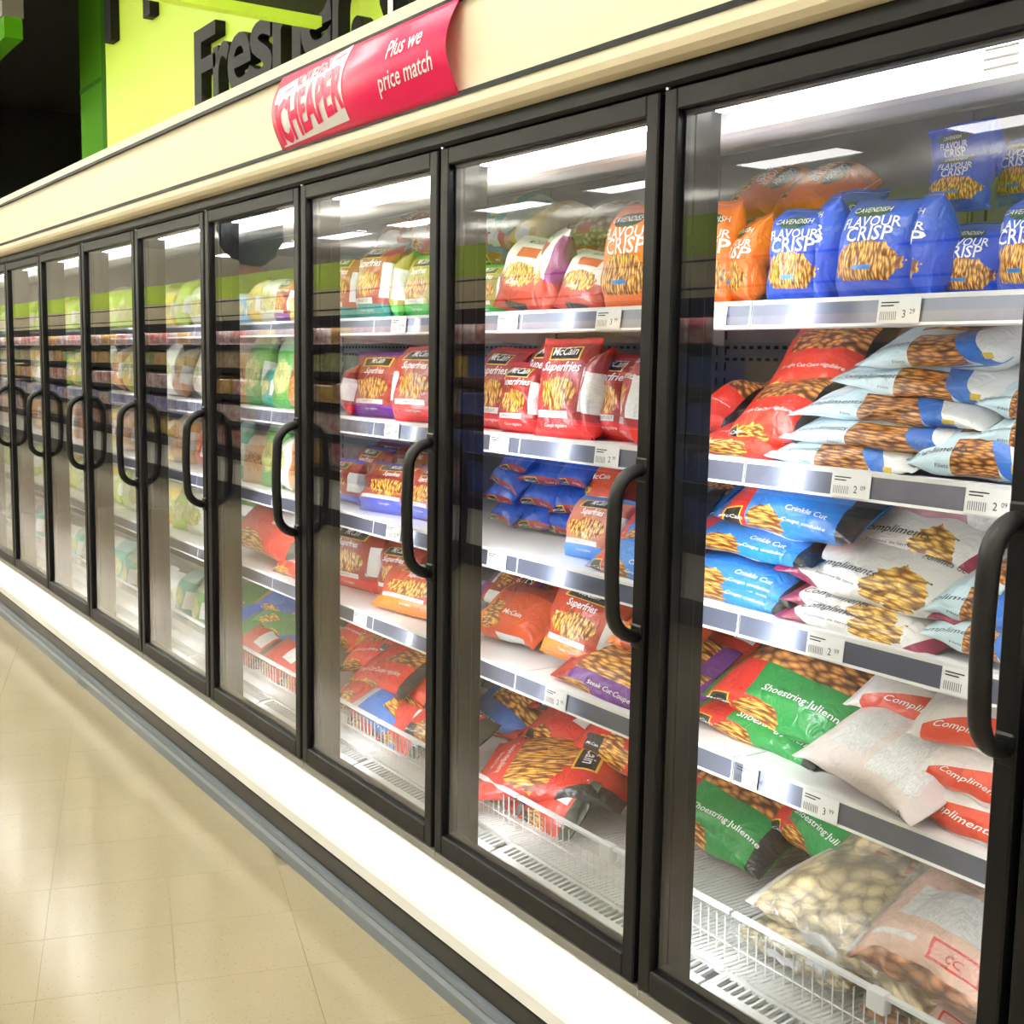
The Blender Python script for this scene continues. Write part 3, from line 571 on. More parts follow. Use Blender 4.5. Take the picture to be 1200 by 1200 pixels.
Rx, Ry, Rz = (lambda a: Matrix.Rotation(math.radians(a), 3, 'X')), (lambda a: Matrix.Rotation(math.radians(a), 3, 'Y')), (lambda a: Matrix.Rotation(math.radians(a), 3, 'Z'))
def rotL(tau):
    t = math.radians(tau); return Matrix(((0, 0, 1), (-math.sin(t), math.cos(t), 0), (-math.cos(t), -math.sin(t), 0)))
WIN = [(775, 0), (510, 1), (350, 2), (236, 3), (157, 4), (97, 5), (49, 6), (10, 7), (-9999, 8)]
def bayof(px): return next(i for x, i in WIN if px >= x)
SHN = dict(A='top shelf', B='second shelf', C='third shelf', D='fourth shelf', E='bottom basket')
ZS = dict(A=SH['A'], B=SH['B'], C=SH['C'], D=SH['D'], E=0.0)
def S(des, sh, x0, x1, ytop, Y=.33, yaw=0, lean=8, tw=0, T=.09, fat=.8, dz=0.0, **k):
    """standing bag: pixel left, right and top on the plane of its front"""
    yf = Y-T*.35; xm = (x0+x1)/2
    zb = ZS[sh]+ZB-.002+dz; A, B = onY(x0, 500, yf), onY(x1, 500, yf)
    top = onY(xm, ytop, yf+.03)[2]; h = max(.10, top-zb); wd = max(.09, B[0]-A[0])
    # pixel columns lean a little: place by the column at mid height
    xw = onY(xm, 600, yf)[0]
    for _ in range(3):
        pr = np.array([xw, yf, zb+h/2])-CAM; xw += (xm-(600+FPX*(pr@_r)/(pr@_f)))/480.0*(.8)
    r = Rz(yaw) @ Rx(-lean) @ Ry(tw)
    cy = math.cos(math.radians(lean))
    return bag(des, h/cy, wd, T, (xw, Y+math.sin(math.radians(lean))*h*.5*.6, zb+h/2), r, (bayof(xm), sh), ('x', xm), fat=fat, **k)
def Lb(des, sh, x0, x1, ybot, T=.08, Y=.38, D=.20, yaw=0, tau=72, roll=0, lump=0.0, **k):
    """lying bag: pixel left, right and bottom on the plane of its front edge"""
    yf = Y-D*.42; xm = (x0+x1)/2
    A, B = onY(x0, ybot-20, yf), onY(x1, ybot-20, yf); zb = max(onY(xm, ybot, yf)[2], ZS[sh]+ZB-.002 if sh != 'E' else ZB-.004)
    return bag(des, max(.12, (B[0]-A[0])), D, T, ((A[0]+B[0])/2, Y, zb+T*.52+D*.12*math.cos(math.radians(tau))), Ry(roll) @ Rz(yaw) @ rotL(tau), (bayof(xm), sh), ('z', -ybot), lump=lump, **k)
def Fl(des, sh, x0, x1, ybot, L, T=.06, Y=.45, yaw=0, pitch=0, dz=0, **k):
    yf = Y-L*.3; xm = (x0+x1)/2; A, B = onY(x0, ybot-10, yf), onY(x1, ybot-10, yf)
    zb = max(onY(xm, ybot, yf)[2], ZS[sh]+ZB-.002) if not dz else ZS[sh]+ZB+dz
    return bag(des, L, (B[0]-A[0]), T, ((A[0]+B[0])/2, Y, zb+T*.5), Rz(yaw) @ Rx(-90+pitch), (bayof(xm), sh), ('z', -ybot), **k)
# ------------------------------------------------------------------ goods, traced window by window
# nearest window, top shelf
for x0, x1, yt, Y, d in ((800, 850, 238, .34, 4), (846, 884, 252, .36, -25)): S('crisp_orange', 'A', x0, x1, yt, Y, yaw=d, T=.08)
for x0, x1, yb in ((842, 905, 300), (900, 965, 298)): Lb('crisp_orange', 'A', x0, x1, yb-45, .09, .62, .2, tau=60)
S('crisp_blue', 'A', 893, 950, 240, .31, yaw=14, T=.07, var=0); S('crisp_blue', 'A', 926, 980, 236, .35, yaw=-38, lean=10, T=.09, var=1)
S('crisp_blue', 'A', 952, 1012, 218, .44, yaw=6, lean=6, T=.09, var=2); S('crisp_blue', 'A', 968, 1056, 226, .315, yaw=6, lean=12, T=.10, fat=.7, var=3)
S('crisp_blue', 'A', 1040, 1096, 230, .36, yaw=-30, lean=9, T=.10, var=1); S('crisp_blue', 'A', 1088, 1166, 262, .42, yaw=3, lean=8, T=.09, var=2); S('crisp_blue', 'A', 1158, 1230, 232, .34, yaw=2, lean=6, T=.09, var=0)
S('crisp_blue', 'A', 1078, 1150, 205, .43, yaw=8, lean=14, T=.06, dz=.155, var=3); S('crisp_blue', 'A', 1084, 1172, 152, .50, yaw=-6, lean=-16, T=.07, dz=.215, var=1); S('crisp_blue', 'A', 1160, 1230, 160, .52, yaw=-6, lean=4, T=.07, dz=.17, var=2)
# second shelf
Lb('straight', 'B', 805, 918, 540, .05, .34, .17, yaw=3); Lb('straight', 'B', 840, 935, 519, .085, .35, .18, yaw=-4, tau=50, roll=-6); Lb('straight', 'B', 805, 850, 512, .09, .42, .18, tau=60)
Lb('straight', 'B', 884, 990, 470, .10, .46, .20, yaw=4, tau=40, roll=-2); Lb('straight', 'B', 850, 960, 505, .10, .52, .20, tau=60)
Lb('fishblue', 'B', 897, 1085, 552, .055, .34, .20, yaw=-3, roll=2); Lb('fishblue', 'B', 1065, 1215, 562, .075, .33, .18, yaw=2, roll=1)
Lb('fishblue', 'B', 916, 1160, 529, .062, .36, .22, roll=2.5, var=1); Lb('fishblue', 'B', 930, 1164, 495, .062, .38, .22, roll=1, var=2); Lb('fishblue', 'B', 978, 1188, 465, .062, .40, .22, roll=3, var=3); Lb('fishblue', 'B', 1006, 1192, 436, .085, .40, .22, roll=-1, var=1)
Lb('fishblue', 'B', 1150, 1245, 524, .055, .35, .20); Lb('fishblue', 'B', 1152, 1245, 490, .06, .37, .20, roll=4)
# third shelf
Lb('crinkle', 'C', 780, 930, 719, .055, .35, .19, roll=2, var=0); Lb('crinkle', 'C', 775, 938, 694, .062, .36, .20, roll=2, var=1); Lb('crinkle', 'C', 782, 963, 655, .065, .37, .20, roll=2, var=2); Lb('crinkle', 'C', 838, 1000, 628, .095, .38, .22, roll=2, tau=58, var=3)
Lb('crinkle', 'C', 780, 845, 625, .09, .50, .2, tau=60); Lb('crinkle', 'C', 860, 1010, 600, .10, .60, .2, tau=60)
Lb('whitefries', 'C', 914, 1092, 765, .055, .35, .24, roll=4, var=0); Lb('whitefries', 'C', 918, 1088, 734, .062, .37, .24, roll=4, var=1); Lb('whitefries', 'C', 908, 1138, 704, .085, .40, .28, roll=5, tau=64, var=2); Lb('whitefries', 'C', 990, 1150, 650, .075, .46, .24, roll=5, tau=55, var=3)
Lb('pinkmauve', 'C', 1015, 1190, 612, .07, .50, .22, roll=4); Lb('fishblue', 'C', 1082, 1215, 772, .065, .34, .20, roll=3); Lb('fishblue', 'C', 1080, 1215, 738, .075, .37, .22, roll=4, var=2)
# fourth shelf
Lb('shoestring', 'D', 812, 962, 878, .055, .40, .20, roll=4, var=0); Lb('shoestring', 'D', 826, 1000, 860, .105, .42, .24, roll=3, tau=62, var=1); Lb('shoestring', 'D', 868, 1016, 814, .09, .60, .24, roll=3, tau=62, var=2); Lb('shoestring', 'D', 880, 1010, 850, .10, .66, .24, roll=3, tau=70, var=3)
Lb('redlie', 'D', 790, 872, 805, .10, .56, .22, tau=55); Lb('redlie', 'D', 780, 870, 860, .06, .60, .22)
Lb('whitered', 'D', 1010, 1180, 815, .075, .50, .22, roll=4, var=0); Lb('whitered', 'D', 990, 1160, 860, .10, .44, .24, roll=5, tau=60, var=1); Lb('whiteplain', 'D', 930, 1095, 932, .10, .35, .30, roll=7, tau=66, yaw=-6, var=2)
Lb('whitered', 'D', 1062, 1200, 880, .09, .37, .24, roll=-2, tau=58, var=3); Lb('whitered', 'D', 1070, 1200, 932, .07, .36, .22, roll=4, tau=60, var=0); Lb('whitered', 'D', 1034, 1200, 982, .085, .345, .20, roll=6, tau=58, var=2)
# bottom basket
Lb('shoestring', 'E', 760, 894, 1002, .13, .58, .26, roll=3, tau=62, var=1); Lb('shoestring', 'E', 888, 1022, 1020, .13, .62, .26, roll=6, tau=58, yaw=-12, var=2)
Lb('straight', 'E', 870, 1010, 960, .10, .76, .2, tau=60)
Lb('clear_stamp', 'E', 950, 1150, 1072, .12, .58, .30, roll=2, tau=66, lump=.30, var=0); Lb('clear_chunk', 'E', 874, 1105, 1140, .12, .42, .32, roll=2, tau=72, yaw=-6, lump=.28, var=1)
Lb('clear_chunk', 'E', 860, 1000, 1140, .06, .36, .2, lump=.3, tau=80); Lb('clear_pink', 'E', 990, 1180, 1180, .13, .36, .26, roll=2, tau=62, lump=.25, var=2); Lb('clear_pink', 'E', 1010, 1180, 1240, .075, .35, .2, tau=75, lump=.3, var=3); Lb('clear_pink', 'E', 1080, 1210, 1110, .10, .50, .24, tau=66, lump=.3, var=1)
# second window, top shelf
S('super_green', 'A', 550, 586, 312, .34, T=.07); S('wedge', 'A', 582, 628, 274, .33, yaw=14, lean=14, tw=8, T=.07, var=0); S('wedge', 'A', 606, 662, 268, .36, yaw=-32, lean=10, tw=10, T=.09, var=1); S('wedge', 'A', 650, 706, 294, .35, yaw=10, lean=16, tw=10, T=.08, var=2)
S('crisp_orange', 'A', 700, 757, 234, .315, yaw=6, lean=6, T=.09, fat=.7, var=0); S('crisp_orange', 'A', 745, 800, 240, .33, yaw=-30, lean=6, T=.08, var=1)
for i, (d, x0, x1, yb) in enumerate((('smallblue', 556, 590, 318), ('veg_red', 560, 600, 298), ('veg_yellow', 590, 640, 292), ('clear_chunk', 600, 660, 320), ('clear_stamp', 655, 710, 296), ('veg_red', 650, 712, 320), ('veg_teal', 560, 594, 282))): Lb(d, 'A', x0, x1, yb-6, .09, .58, .2, tau=58, var=i % 4)
# second shelf
for i, (x0, x1, yt, Y, yw) in enumerate(((552, 596, 408, .34, 6), (580, 618, 425, .31, 14), (608, 660, 396, .36, 2), (622, 682, 398, .31, 8), (668, 702, 405, .34, -40), (690, 728, 412, .36, 10), (716, 756, 408, .33, -34), (752, 790, 410, .33, -10))): S('super_red', 'B', x0, x1, yt, Y, yaw=yw, lean=7, T=.085, fat=.72, var=i % 4)
for x0, x1 in ((562, 625), (620, 690), (690, 750)): Lb('redlie', 'B', x0, x1, 470, .08, .66, .2, tau=58)
# third shelf
for i, (x0, x1, yb) in enumerate(((566, 604, 612), (600, 638, 618), (634, 664, 624), (562, 606, 588), (604, 645, 592), (640, 676, 600), (568, 608, 570), (608, 652, 566), (650, 674, 568), (575, 620, 552))): Lb('smallblue', 'C', x0, x1, yb, .055, .50+.02*(i % 3), .12, tau=50, yaw=(-8, 6, 14)[i % 3], roll=(4, -3, 8, 0)[i % 4], var=i % 4)
Lb('orangelie', 'C', 664, 712, 586, .08, .60, .2, tau=45, roll=-14); Lb('orangelie', 'C', 660, 730, 600, .10, .66, .2, tau=60)
S('super_crinkle', 'C', 652, 720, 584, .36, yaw=4, lean=20, T=.09, var=0); Lb('crinkle', 'C', 688, 790, 680, .075, .345, .19, roll=3, tau=55, var=1); Lb('crinkle', 'C', 712, 790, 640, .08, .40, .2, tau=50, var=2)
# fourth shelf
Lb('orangelie', 'D', 552, 612, 752, .10, .42, .2, tau=55, yaw=8, var=0); Lb('super_purple', 'D', 552, 604, 705, .06, .50, .2, tau=55, var=1); Lb('orangelie', 'D', 604, 656, 744, .06, .58, .2, tau=60, var=2); Lb('orangelie', 'D', 606, 660, 722, .07, .58, .2, tau=55, var=3)
S('super_orange', 'D', 630, 708, 684, .36, yaw=10, lean=20, tw=6, T=.10, fat=.7, var=1, dz=.02); Lb('redlie', 'D', 690, 745, 775, .11, .56, .2, tau=55)
Lb('steak', 'D', 646, 790, 828, .055, .34, .18, roll=4, tau=58, var=0); Lb('steak', 'D', 684, 800, 796, .06, .42, .2, roll=4, tau=58, var=1); Lb('orangelie', 'D', 712, 790, 770, .08, .44, .2, tau=60)
# basket
Lb('bluelie', 'E', 545, 606, 858, .10, .70, .22, tau=52, roll=10); Lb('redlie', 'E', 550, 615, 880, .06, .70, .2, tau=70); Lb('redlie', 'E', 606, 682, 900, .12, .58, .24, tau=52, roll=8, var=1); Lb('redlie', 'E', 672, 790, 915, .12, .58, .24, tau=52, roll=6, var=2); Lb('redlie', 'E', 620, 740, 860, .10, .74, .22, tau=60)
bag('redflat', .42, .34, .085, (onY(648, 925, .42)[0]+.01, .42, ZB+.10), Rx(12) @ Rz(-52) @ Rx(-90), (1, 'E'), ('z', 1), var=1)
for x0, x1, yb in ((560, 605, 990), (600, 655, 1002)): Lb('redlie', 'E', x0, x1, yb, .07, .36, .18, tau=40)
# third window
for i, (d, x0, x1, yt, Y, yw) in enumerate((('super_teal', 376, 412, 300, .34, 6), ('super_teal', 412, 448, 286, .32, 4), ('super_green', 444, 482, 297, .33, -35), ('super_green', 466, 512, 300, .31, 0), ('super_green', 500, 530, 302, .33, 0))): S(d, 'A', x0, x1, yt, Y, yaw=yw, lean=8, T=.08, var=i % 4)
for i, (d, x0, x1, yb) in enumerate((('super_teal', 430, 478, 300), ('redlie', 470, 512, 310), ('super_teal', 470, 512, 288), ('redlie', 440, 490, 325))): Lb(d, 'A', x0, x1, yb-10, .09, .58, .22, tau=58, var=i)
for i, (d, x0, x1, yt, Y, yw) in enumerate((('super_red', 386, 420, 425, .34, -30), ('super_purple', 412, 460, 414, .34, 8), ('super_red', 456, 512, 402, .31, 6), ('super_purple', 430, 470, 420, .48, 0))): S(d, 'B', x0, x1, yt, Y, yaw=yw, lean=8, T=.08, var=i)
for i, (d, x0, x1, yt, Y, yw, ln) in enumerate((('super_blue', 380, 412, 535, .34, 0, 8), ('super_blue', 408, 440, 520, .44, 5, 14), ('super_blue', 420, 480, 542, .34, 12, 24), ('super_blue', 474, 512, 545, .36, 0, 16), ('super_purple', 424, 470, 515, .58, 0, 8), ('super_blue', 462, 510, 512, .60, 0, 8))): S(d, 'C', x0, x1, yt, Y, yaw=yw, lean=ln, T=.09, var=i % 4)
for i, (d, x0, x1, yt, Y, yw, ln) in enumerate((('super_red', 382, 432, 612, .38, 10, 6), ('super_red', 414, 450, 625, .44, -35, 6), ('super_red', 440, 480, 635, .42, 12, 8), ('super_orange', 440, 512, 664, .34, 10, 34), ('super_red', 470, 512, 630, .55, 0, 8))): S(d, 'D', x0, x1, yt, Y, yaw=yw, lean=ln, T=.09, var=i % 4)
for i, (d, x0, x1, yb, Y, rl) in enumerate((('redlie', 384, 430, 835, .40, -4), ('straight', 395, 470, 812, .46, -10), ('redlie', 430, 510, 815, .50, 8), ('straight', 390, 440, 785, .56, -14), ('redlie', 436, 512, 790, .60, 8), ('orangelie', 400, 450, 760, .66, -20), ('redlie', 440, 512, 765, .70, 6), ('straight', 385, 420, 760, .66, 0))): Lb(d, 'E', x0, x1, yb, .085, Y, .22, tau=58, roll=rl, var=i % 4)
Lb('bluelie', 'E', 412, 484, 868, .07, .37, .2, tau=64, roll=16); Fl('super_red', 'E', 445, 505, 850, .24, .07, .50, yaw=-50, pitch=14, letters=False); Lb('redlie', 'E', 470, 530, 880, .08, .34, .18, tau=55, roll=4)
for x0, x1, yb in ((398, 436, 875), (434, 480, 890)): Lb('redlie', 'E', x0, x1, yb, .06, .34, .16, tau=40)
# fourth window
for i, (d, sh, x0, x1, yt) in enumerate((('veg_blue', 'A', 262, 290, 345), ('veg_yellow', 'A', 284, 306, 328), ('veg_white', 'A', 304, 324, 325), ('super_purple', 'A', 320, 338, 328), ('veg_yellow', 'A', 334, 356, 340),
        ('veg_brown', 'B', 262, 286, 402), ('veg_green', 'B', 284, 306, 390), ('veg_teal', 'B', 302, 322, 425), ('veg_green', 'B', 318, 340, 395), ('veg_brown', 'B', 336, 352, 400),
        ('veg_teal', 'C', 262, 286, 490), ('veg_brown', 'C', 284, 308, 510), ('veg_green', 'C', 304, 324, 488), ('veg_white', 'C', 318, 340, 505), ('veg_brown', 'C', 336, 356, 500))): S(d, sh, x0, x1, yt, .33, yaw=(5, -12, 10)[i % 3], lean=10, T=.08, var=i % 4)
Lb('redlie', 'D', 262, 345, 655, .13, .36, .22, tau=42, roll=2, var=0); Lb('straight', 'D', 314, 350, 672, .06, .33, .16, tau=50); Lb('veg_green', 'D', 262, 330, 610, .08, .55, .2); Lb('redlie', 'D', 300, 352, 630, .1, .55, .2, tau=55)
for i in range(4):
    for j, (x0, x1) in enumerate(((258, 298), (296, 346))): Lb(('greenpack', 'bluepack', 'bluepack', 'greenpack')[(i+2*j) % 4], 'E', x0, x1, 768-18*i+6*j, .055, .44+.04*i, .2, tau=58, roll=4, var=(i+j) % 4)
for x0, x1, yb in ((262, 296, 785), (294, 330, 800), (326, 350, 812)): Lb('redlie', 'E', x0, x1, yb, .07, .35, .18, tau=55, roll=6)
# windows further along: goods standing on each shelf
FARD = [['veg_white', 'veg_yellow', 'veg_lime'], ['veg_yellow', 'veg_white', 'veg_lime', 'veg_brown'], ['veg_yellow', 'veg_brown', 'veg_red'], ['veg_white', 'veg_yellow', 'veg_lime'], ['veg_teal', 'veg_green', 'veg_white']]
for si, sh in enumerate('ABCDE'):
    xw = -3.36; k = 0
    while xw > -8.6:
        hh = random.uniform(.17, .23); ds = FARD[si]; d = ds[(k*2+k//3+si) % len(ds)]; Yc = .34 + random.uniform(0, .04); zc = ZS[sh]+ZB+hh/2*.98
        pr = np.array([xw, Yc-.05, zc])-CAM; px = 600+FPX*(pr@_r)/(pr@_f)
        bag(d, hh, .18, .09, (xw, Yc+.01, zc), Rz(random.uniform(-14, 14)) @ Rx(-random.uniform(4, 14)), (bayof(px), sh), ('x', px), fat=.8)
        xw -= random.uniform(.185, .215); k += 1
# labels that single each bag out
NTH = ['second', 'third', 'fourth', 'fifth', 'sixth', 'seventh', 'eighth', 'ninth', 'tenth', 'eleventh', 'twelfth']
grp = {}
for o, des, key, order in BAGS: grp.setdefault((DES[des][3],)+key, []).append((order, o))
for (desc, bi, sh), lst in grp.items():
    ax = 'z' if sum(q[0][0] == 'z' for q in lst)*2 > len(lst) else 'x'
    lst.sort(key=lambda q: (q[1].location.z, q[1].location.x) if ax == 'z' else (q[1].location.x, q[1].location.z))
    n = len(lst)
    for i, (_, o) in enumerate(lst):
        e0, e1, fr = ('lowest', 'topmost', 'from bottom') if ax == 'z' else ('leftmost', 'rightmost', 'from left')
        pos = '' if n == 1 else (', '+e0 if i == 0 else ', '+e1 if i == n-1 else ', %s %s' % (NTH[i-1], fr))
        tag(o, '%s%s, %s behind %s door' % (desc, pos, SHN[sh], ORD[bi]), 'food bag', 'bags on the %s behind the %s door' % (SHN[sh], ORD[bi]))

# ------------------------------------------------------------------ fascia sign, green sign box with letters, hanging sign
sx0, sx1 = -1.500, -.590; sz0, sz1 = 1.700+ZB, 1.892+ZB; hz = sz1-sz0
def bow(x, t): return (x, -.060-.034*math.sin(math.pi*t), sz0+hz*t)     # t 0..1 up the sign
def bown(x, t, off):
    dy, dz = -.034*math.pi*math.cos(math.pi*t), hz; l = math.hypot(dy, dz); p = bow(x, t); return (p[0], p[1]-off*dz/l, p[2]+off*dy/l)
sign = empty('price_sign', ((sx0+sx1)/2, -.06, sz0)); tag(sign, 'bowed crimson price match sign slotted into the maple fascia', 'sign')
def signpatch(name, quad, m, off, nx=2, nz=14):
    """quad: (x,t) corners bl, br, tr, tl"""
    bm = bmesh.new(); g = []
    for j in range(nz+1):
        row = []
        for i in range(nx+1):
            u, v = i/nx, j/nz; q = [quad[0][k]*(1-u)*(1-v)+quad[1][k]*u*(1-v)+quad[2][k]*u*v+quad[3][k]*(1-u)*v for k in (0, 1)]
            row.append(bm.verts.new(Vector(bown(q[0], q[1], off))-sign.location))
        g.append(row)
    for j in range(nz):
        for i in range(nx): bm.faces.new((g[j][i], g[j][i+1], g[j+1][i+1], g[j+1][i]))
    return obj(name, bm, m, sign, smooth=True)
sh_ = signpatch('sheet', [(sx0, 0), (sx1, 0), (sx1, 1), (sx0, 1)], SIGN, 0)
md = sh_.modifiers.new('thick', 'SOLIDIFY'); md.thickness = .0012; md.offset = -1
SW = mat('white_sign_print', (.88, .86, .88), .4, coat=.1)
signpatch('white_panel', [(-1.475, .04), (-1.075, .10), (-1.075, 1.0), (-1.475, .80)], SW, .0012)
def signtext(t, cx, ct, hh, m, wide=1, bold=0.0, shear=0.0, slope=0.0):
    v, f = text2d(t, bold, shear); bm = bmesh.new(); vv = [bm.verts.new((a*hh*wide, c*hh, 0)) for a, c in v]
    for q in f: bm.faces.new([vv[k] for k in q])
    bmesh.ops.triangulate(bm, faces=bm.faces)
    for _ in range(4):
        lg = [e for e in bm.edges if abs(e.verts[0].co.y-e.verts[1].co.y) > .012]
        if lg: bmesh.ops.subdivide_edges(bm, edges=lg, cuts=1); bmesh.ops.triangulate(bm, faces=bm.faces)
    for q in bm.verts: q.co = Vector(bown(cx+q.co.x, ct+(q.co.y+slope*q.co.x)/hz, .0024))-sign.location
    return obj('lettering', bm, m, sign)
signtext('NOW EVEN', -1.265, .745, .031, SIGN, .85, .014, .15, .09)
signtext('CHEAPER', -1.268, .17, .102, SIGN, .64, .034, 0, .10)
bl = [(-1.425, .70, -1.37, .735), (-1.145, .865, -1.09, .90)]
for x0, t0, x1, t1 in bl: signpatch('rule', [(x0, t0), (x1, t1), (x1, t1+.018), (x0, t0+.018)], SIGN, .0024, 1, 1)
signpatch('rule', [(-1.472, .06), (-1.452, .063), (-1.452, .58), (-1.472, .575)], SIGN, .0024, 1, 6)
signtext('Plus we', -.775, .60, .040, SW, .95, .010, .15, .03); signtext('price match', -.77, .28, .040, SW, .95, .010, .15, .03)
# lime sign box on top of the freezers and its raised letters
gp = empty('lime_sign_box', (-3, 1.1, 2.2)); tag(gp, 'tall lime green sign box standing behind the freezer tops', 'sign box')
boxes('sign_face', [(-7.31, 1.2, 1.10, 1.22, 1.9, ZC)], LIME, gp, loc=(3, -1.1, -2.2))
def letter(ch, xl, zb, hh, wd, label):
    """one raised letter: left edge, base and cap height in metres"""
    cu = bpy.data.curves.new('l', 'FONT'); cu.body = ch; cu.extrude = .03; cu.offset = .018; cu.resolution_u = 4
    o = bpy.data.objects.new('l', cu); col.objects.link(o); me = bpy.data.meshes.new_from_object(o.evaluated_get(bpy.context.evaluated_depsgraph_get())); bpy.data.objects.remove(o); bpy.data.curves.remove(cu)
    me.name = 'raised_letter'; v = np.array([q.co[:] for q in me.vertices]); k = hh/.73; mn = v[:, 0].min(); kx = wd/(v[:, 0].max()-mn)
    for q in me.vertices: q.co = ((q.co.x-mn)*kx, -q.co.z, q.co.y*k)
    me.materials.clear(); me.materials.append(CHAR); None
    o = bpy.data.objects.new('raised_letter', me); col.objects.link(o); o.location = (xl, 1.0715, CAM[2]+(zb-CAM[2])*2.45/2.51)
    tag(o, label, 'letter', 'charcoal letters on the lime sign box')
LB = 2.565+ZB
lx = []
for ch, p0, p1 in (('F', 227, 252), ('r', 249, 268), ('e', 266, 293), ('s', 292, 318), ('h', 319, 352), ('e', 352, 388), ('r', 389, 410), ('.', 411, 424), ('o', 443, 484)):
    q0, q1 = onY(p0, 60, 1.04)[0], onY(p1, 45, 1.04)[0]; lx.append((ch, q0, q1-q0))
for i, (ch, x, wd) in enumerate(lx):
    nm = {'.': 'round full stop'}.get(ch, 'letter '+ch)
    letter(ch, x, LB, .44, wd, 'raised charcoal %s, lower line of lime sign box, %s in line' % (nm, (['first']+NTH)[i]))
letter('F', onY(122, 30, 1.04)[0], 3.31+ZB, .62, .45, 'raised charcoal letter on the upper line of the lime sign box, leftmost'); letter('r', onY(167, 5, 1.04)[0], 3.29+ZB, .62, .40, 'raised charcoal letter on the upper line of the lime sign box, right one')
hs = empty('hanging_sign', (-3.5, .5, 2.6+ZB)); tag(hs, 'black aisle sign with lime lower edge projecting over the fascia', 'sign')
bm = bmesh.new(); 
pts = [(-.9, .03), (.44, .03), (.47, .06), (.50, .14), (.50, .9), (-.9, .9)]
prism(bm, pts, -.03, .03); obj('sign_board', bm, mat('black_board', (.008, .008, .008), .35), hs)
boxes('lime_edge', [(-.032, .032, -.9, .46, -.012, .03)], LIME, hs)
bm = bmesh.new(); tube(bm, [(0, .3, .9), (0, .3, ZC-2.6-ZB)], .01, 8); obj('hanger_rod', bm, STEEL, hs)
rod = obj('hanger', (lambda b_: (tube(b_, [(-2.9, 1.0, 2.0), (-2.9, 1.0, ZC)], .015, 8), b_)[1])(bmesh.new()), STEEL); tag(rod, 'thin grey vertical rod in front of the lime sign box', 'rod')

# ------------------------------------------------------------------ the case across the aisle (shows in the glass)
OY = -3.1
opp = empty('open_cooler', (-9, OY, 0)); tag(opp, 'open cooler with maple fascia across the aisle, mirrored in the glass doors', 'cooler')
OX0, OX1 = -24.0, 2.0
def OP(name, y0, y1, z0, z1, m): return boxes(name, [(OX0, OX1, y0, y1, z0, z1)], m, opp, loc=(9, -OY, 0))
OP('kick_panel', OY-.1, OY, .16, .42, KICK); OP('toe_board', OY-.08, OY-.02, 0, .16, TOE); OP('top_lip', OY-.1, OY+.03, .42, .50, BLACK)
OP('back_wall', OY-.95, OY-.9, .1, 1.95, GREYBACK); OP('fascia_panel', OY-.2, OY+.02, 1.80, 2.02, CREAM); OP('groove', OY+.02, OY+.024, 1.84, 1.852, GROOVE); OP('groove', OY+.02, OY+.024, 1.985, 1.997, GROOVE); OP('canopy', OY-.95, OY-.2, 1.88, 1.95, WHITE); OP('header', OY-.2, OY+.015, 1.74, 1.80, BLACK)
lime2 = boxes('lime_band', [(OX0, OX1, OY-1.1, OY-.25, 2.02, 2.28)], LIME); tag(lime2, 'lime green bulkhead band on top of the cooler across the aisle', 'bulkhead')
OP('header_lip', OY-.005, OY+.015, 1.695, 1.74, BLACK); OP('canopy_lamp', OY-.17, OY-.10, 1.725, 1.74, mat('added_cooler_lamp', (1, .98, .94), .5, emit=18.0))  # lamp added to brighten the pack fronts, with a lip to hide it
OZ = (.50, .78, 1.05, 1.32, 1.56)
for z in OZ[1:]: OP('shelf', OY-.88, OY-.12, z-.03, z, WHITE); OP('shelf_edge', OY-.12, OY-.105, z-.05, z+.002, BLACK)
PK = [mat('pack_%d' % i, c, .3, coat=.4, var=(14, .35, c2)) for i, (c, c2) in enumerate((((.55, .04, .04), (.8, .7, .6)), ((.75, .55, .15), (.6, .2, .05)), ((.12, .10, .40), (.6, .6, .75)), ((.75, .74, .70), (.5, .1, .12)), ((.25, .35, .08), (.7, .65, .3)), ((.02, .06, .30), (.05, .12, .45)), ((.5, .3, .12), (.8, .7, .5))))]
pkm = []
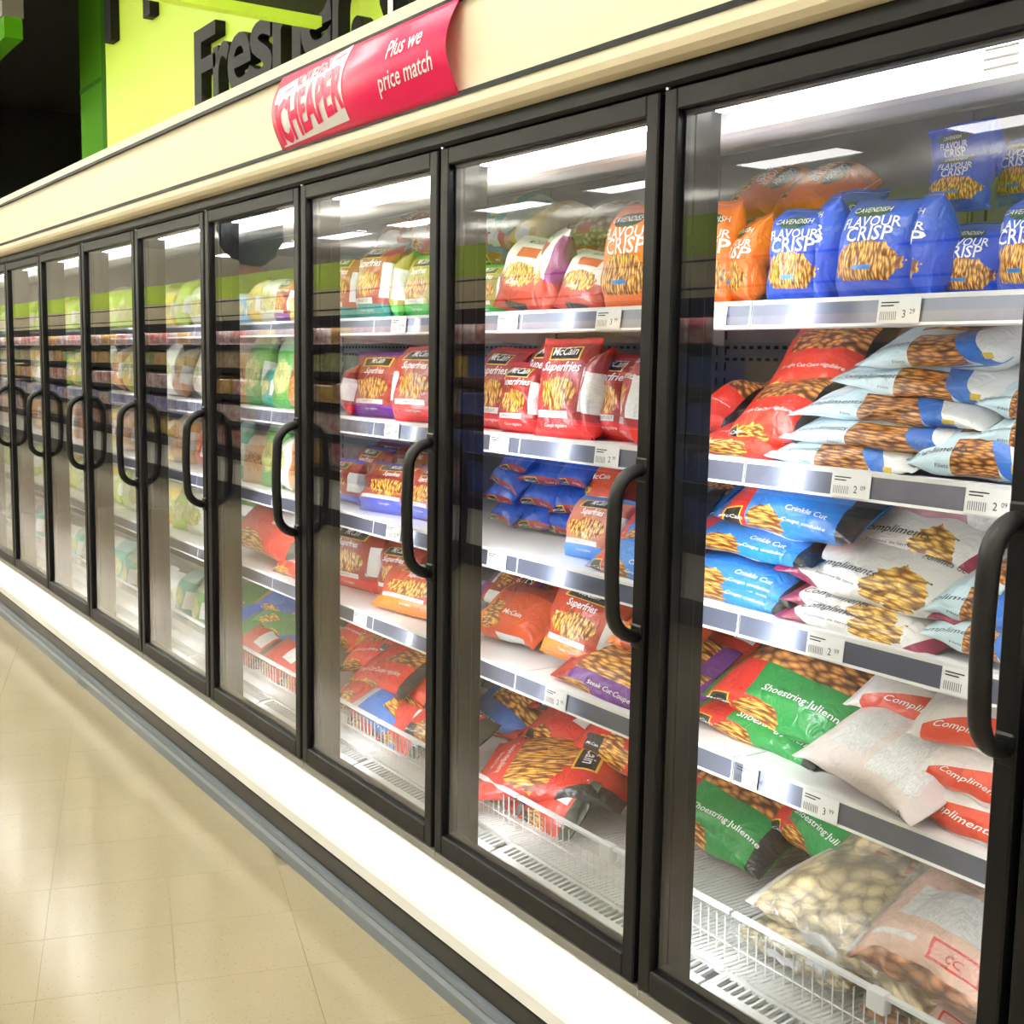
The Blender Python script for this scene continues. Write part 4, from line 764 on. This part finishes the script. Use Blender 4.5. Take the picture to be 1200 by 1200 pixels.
for m in PK:
    bm = bmesh.new(); bx(bm, -.185, .185, -.12, .12, 0, .20, .02, 2); pkm.append(finish(bpy.data.meshes.new('pack'), bm, m))
n = 0
for si, z in enumerate(OZ):
    x = OX0+.3
    while x < -1.0:
        blue = -6.2 < x < -3.2 and si < 4
        mi = 5 if blue else (random.choice((0, 3, 1, 6)), random.choice((2, 2, 3)), random.choice((3, 0, 1)), random.choice((1, 4, 6)), random.choice((0, 1, 3)))[si]
        o = bpy.data.objects.new('chilled_pack', pkm[mi]); col.objects.link(o); o.location = (x, OY-.26, z+.001); o.scale = (1, 1, random.uniform(.8, 1.0)*(.95 if si else 1.15)); n += 1
        cn = ('red', 'golden', 'violet', 'white', 'green', 'dark blue', 'brown')[mi]; sn = ('floor level', 'lowest shelf', 'second shelf', 'third shelf', 'top shelf')[si]
        tag(o, '%s chilled pack on the %s of the mirrored cooler across the aisle' % (cn, sn), 'food pack', '%s packs on the %s across the aisle' % (cn, sn))
        x += random.uniform(.385, .43)
# leafy ball plant standing on the cooler, mirrored in the fourth door
tp = empty('potted_topiary', (-10.8, OY-.4, 2.28)); tag(tp, 'dark ball shaped plant in a terracotta pot with blue band, mirrored in the fourth door', 'plant')
bm = bmesh.new()
for x, z, r in ((0, .47, .34), (-.34, .40, .19), (.34, .38, .20), (-.18, .62, .22), (.1, .34, .26), (.22, .56, .22)): bmesh.ops.create_icosphere(bm, subdivisions=3, radius=r, matrix=Matrix.Translation((x, 0, z)))
for v in bm.verts: v.co += Vector((random.uniform(-1, 1), random.uniform(-1, 1), random.uniform(-1, 1)))*.014
obj('crown', bm, mat('dark_leaf', (.02, .03, .028), .7), tp)
bm = bmesh.new(); tube(bm, [(0, 0, 0), (0, 0, .02), (0, 0, .30)], .13, 14); obj('pot', bm, mat('terracotta', (.45, .20, .14), .6), tp)
bm = bmesh.new(); tube(bm, [(0, 0, .20), (0, 0, .26)], .136, 14); obj('band', bm, mat('sky_band', (.25, .5, .8), .5), tp)
print('bags', len(BAGS), 'packs', n, 'tiles', len(near))
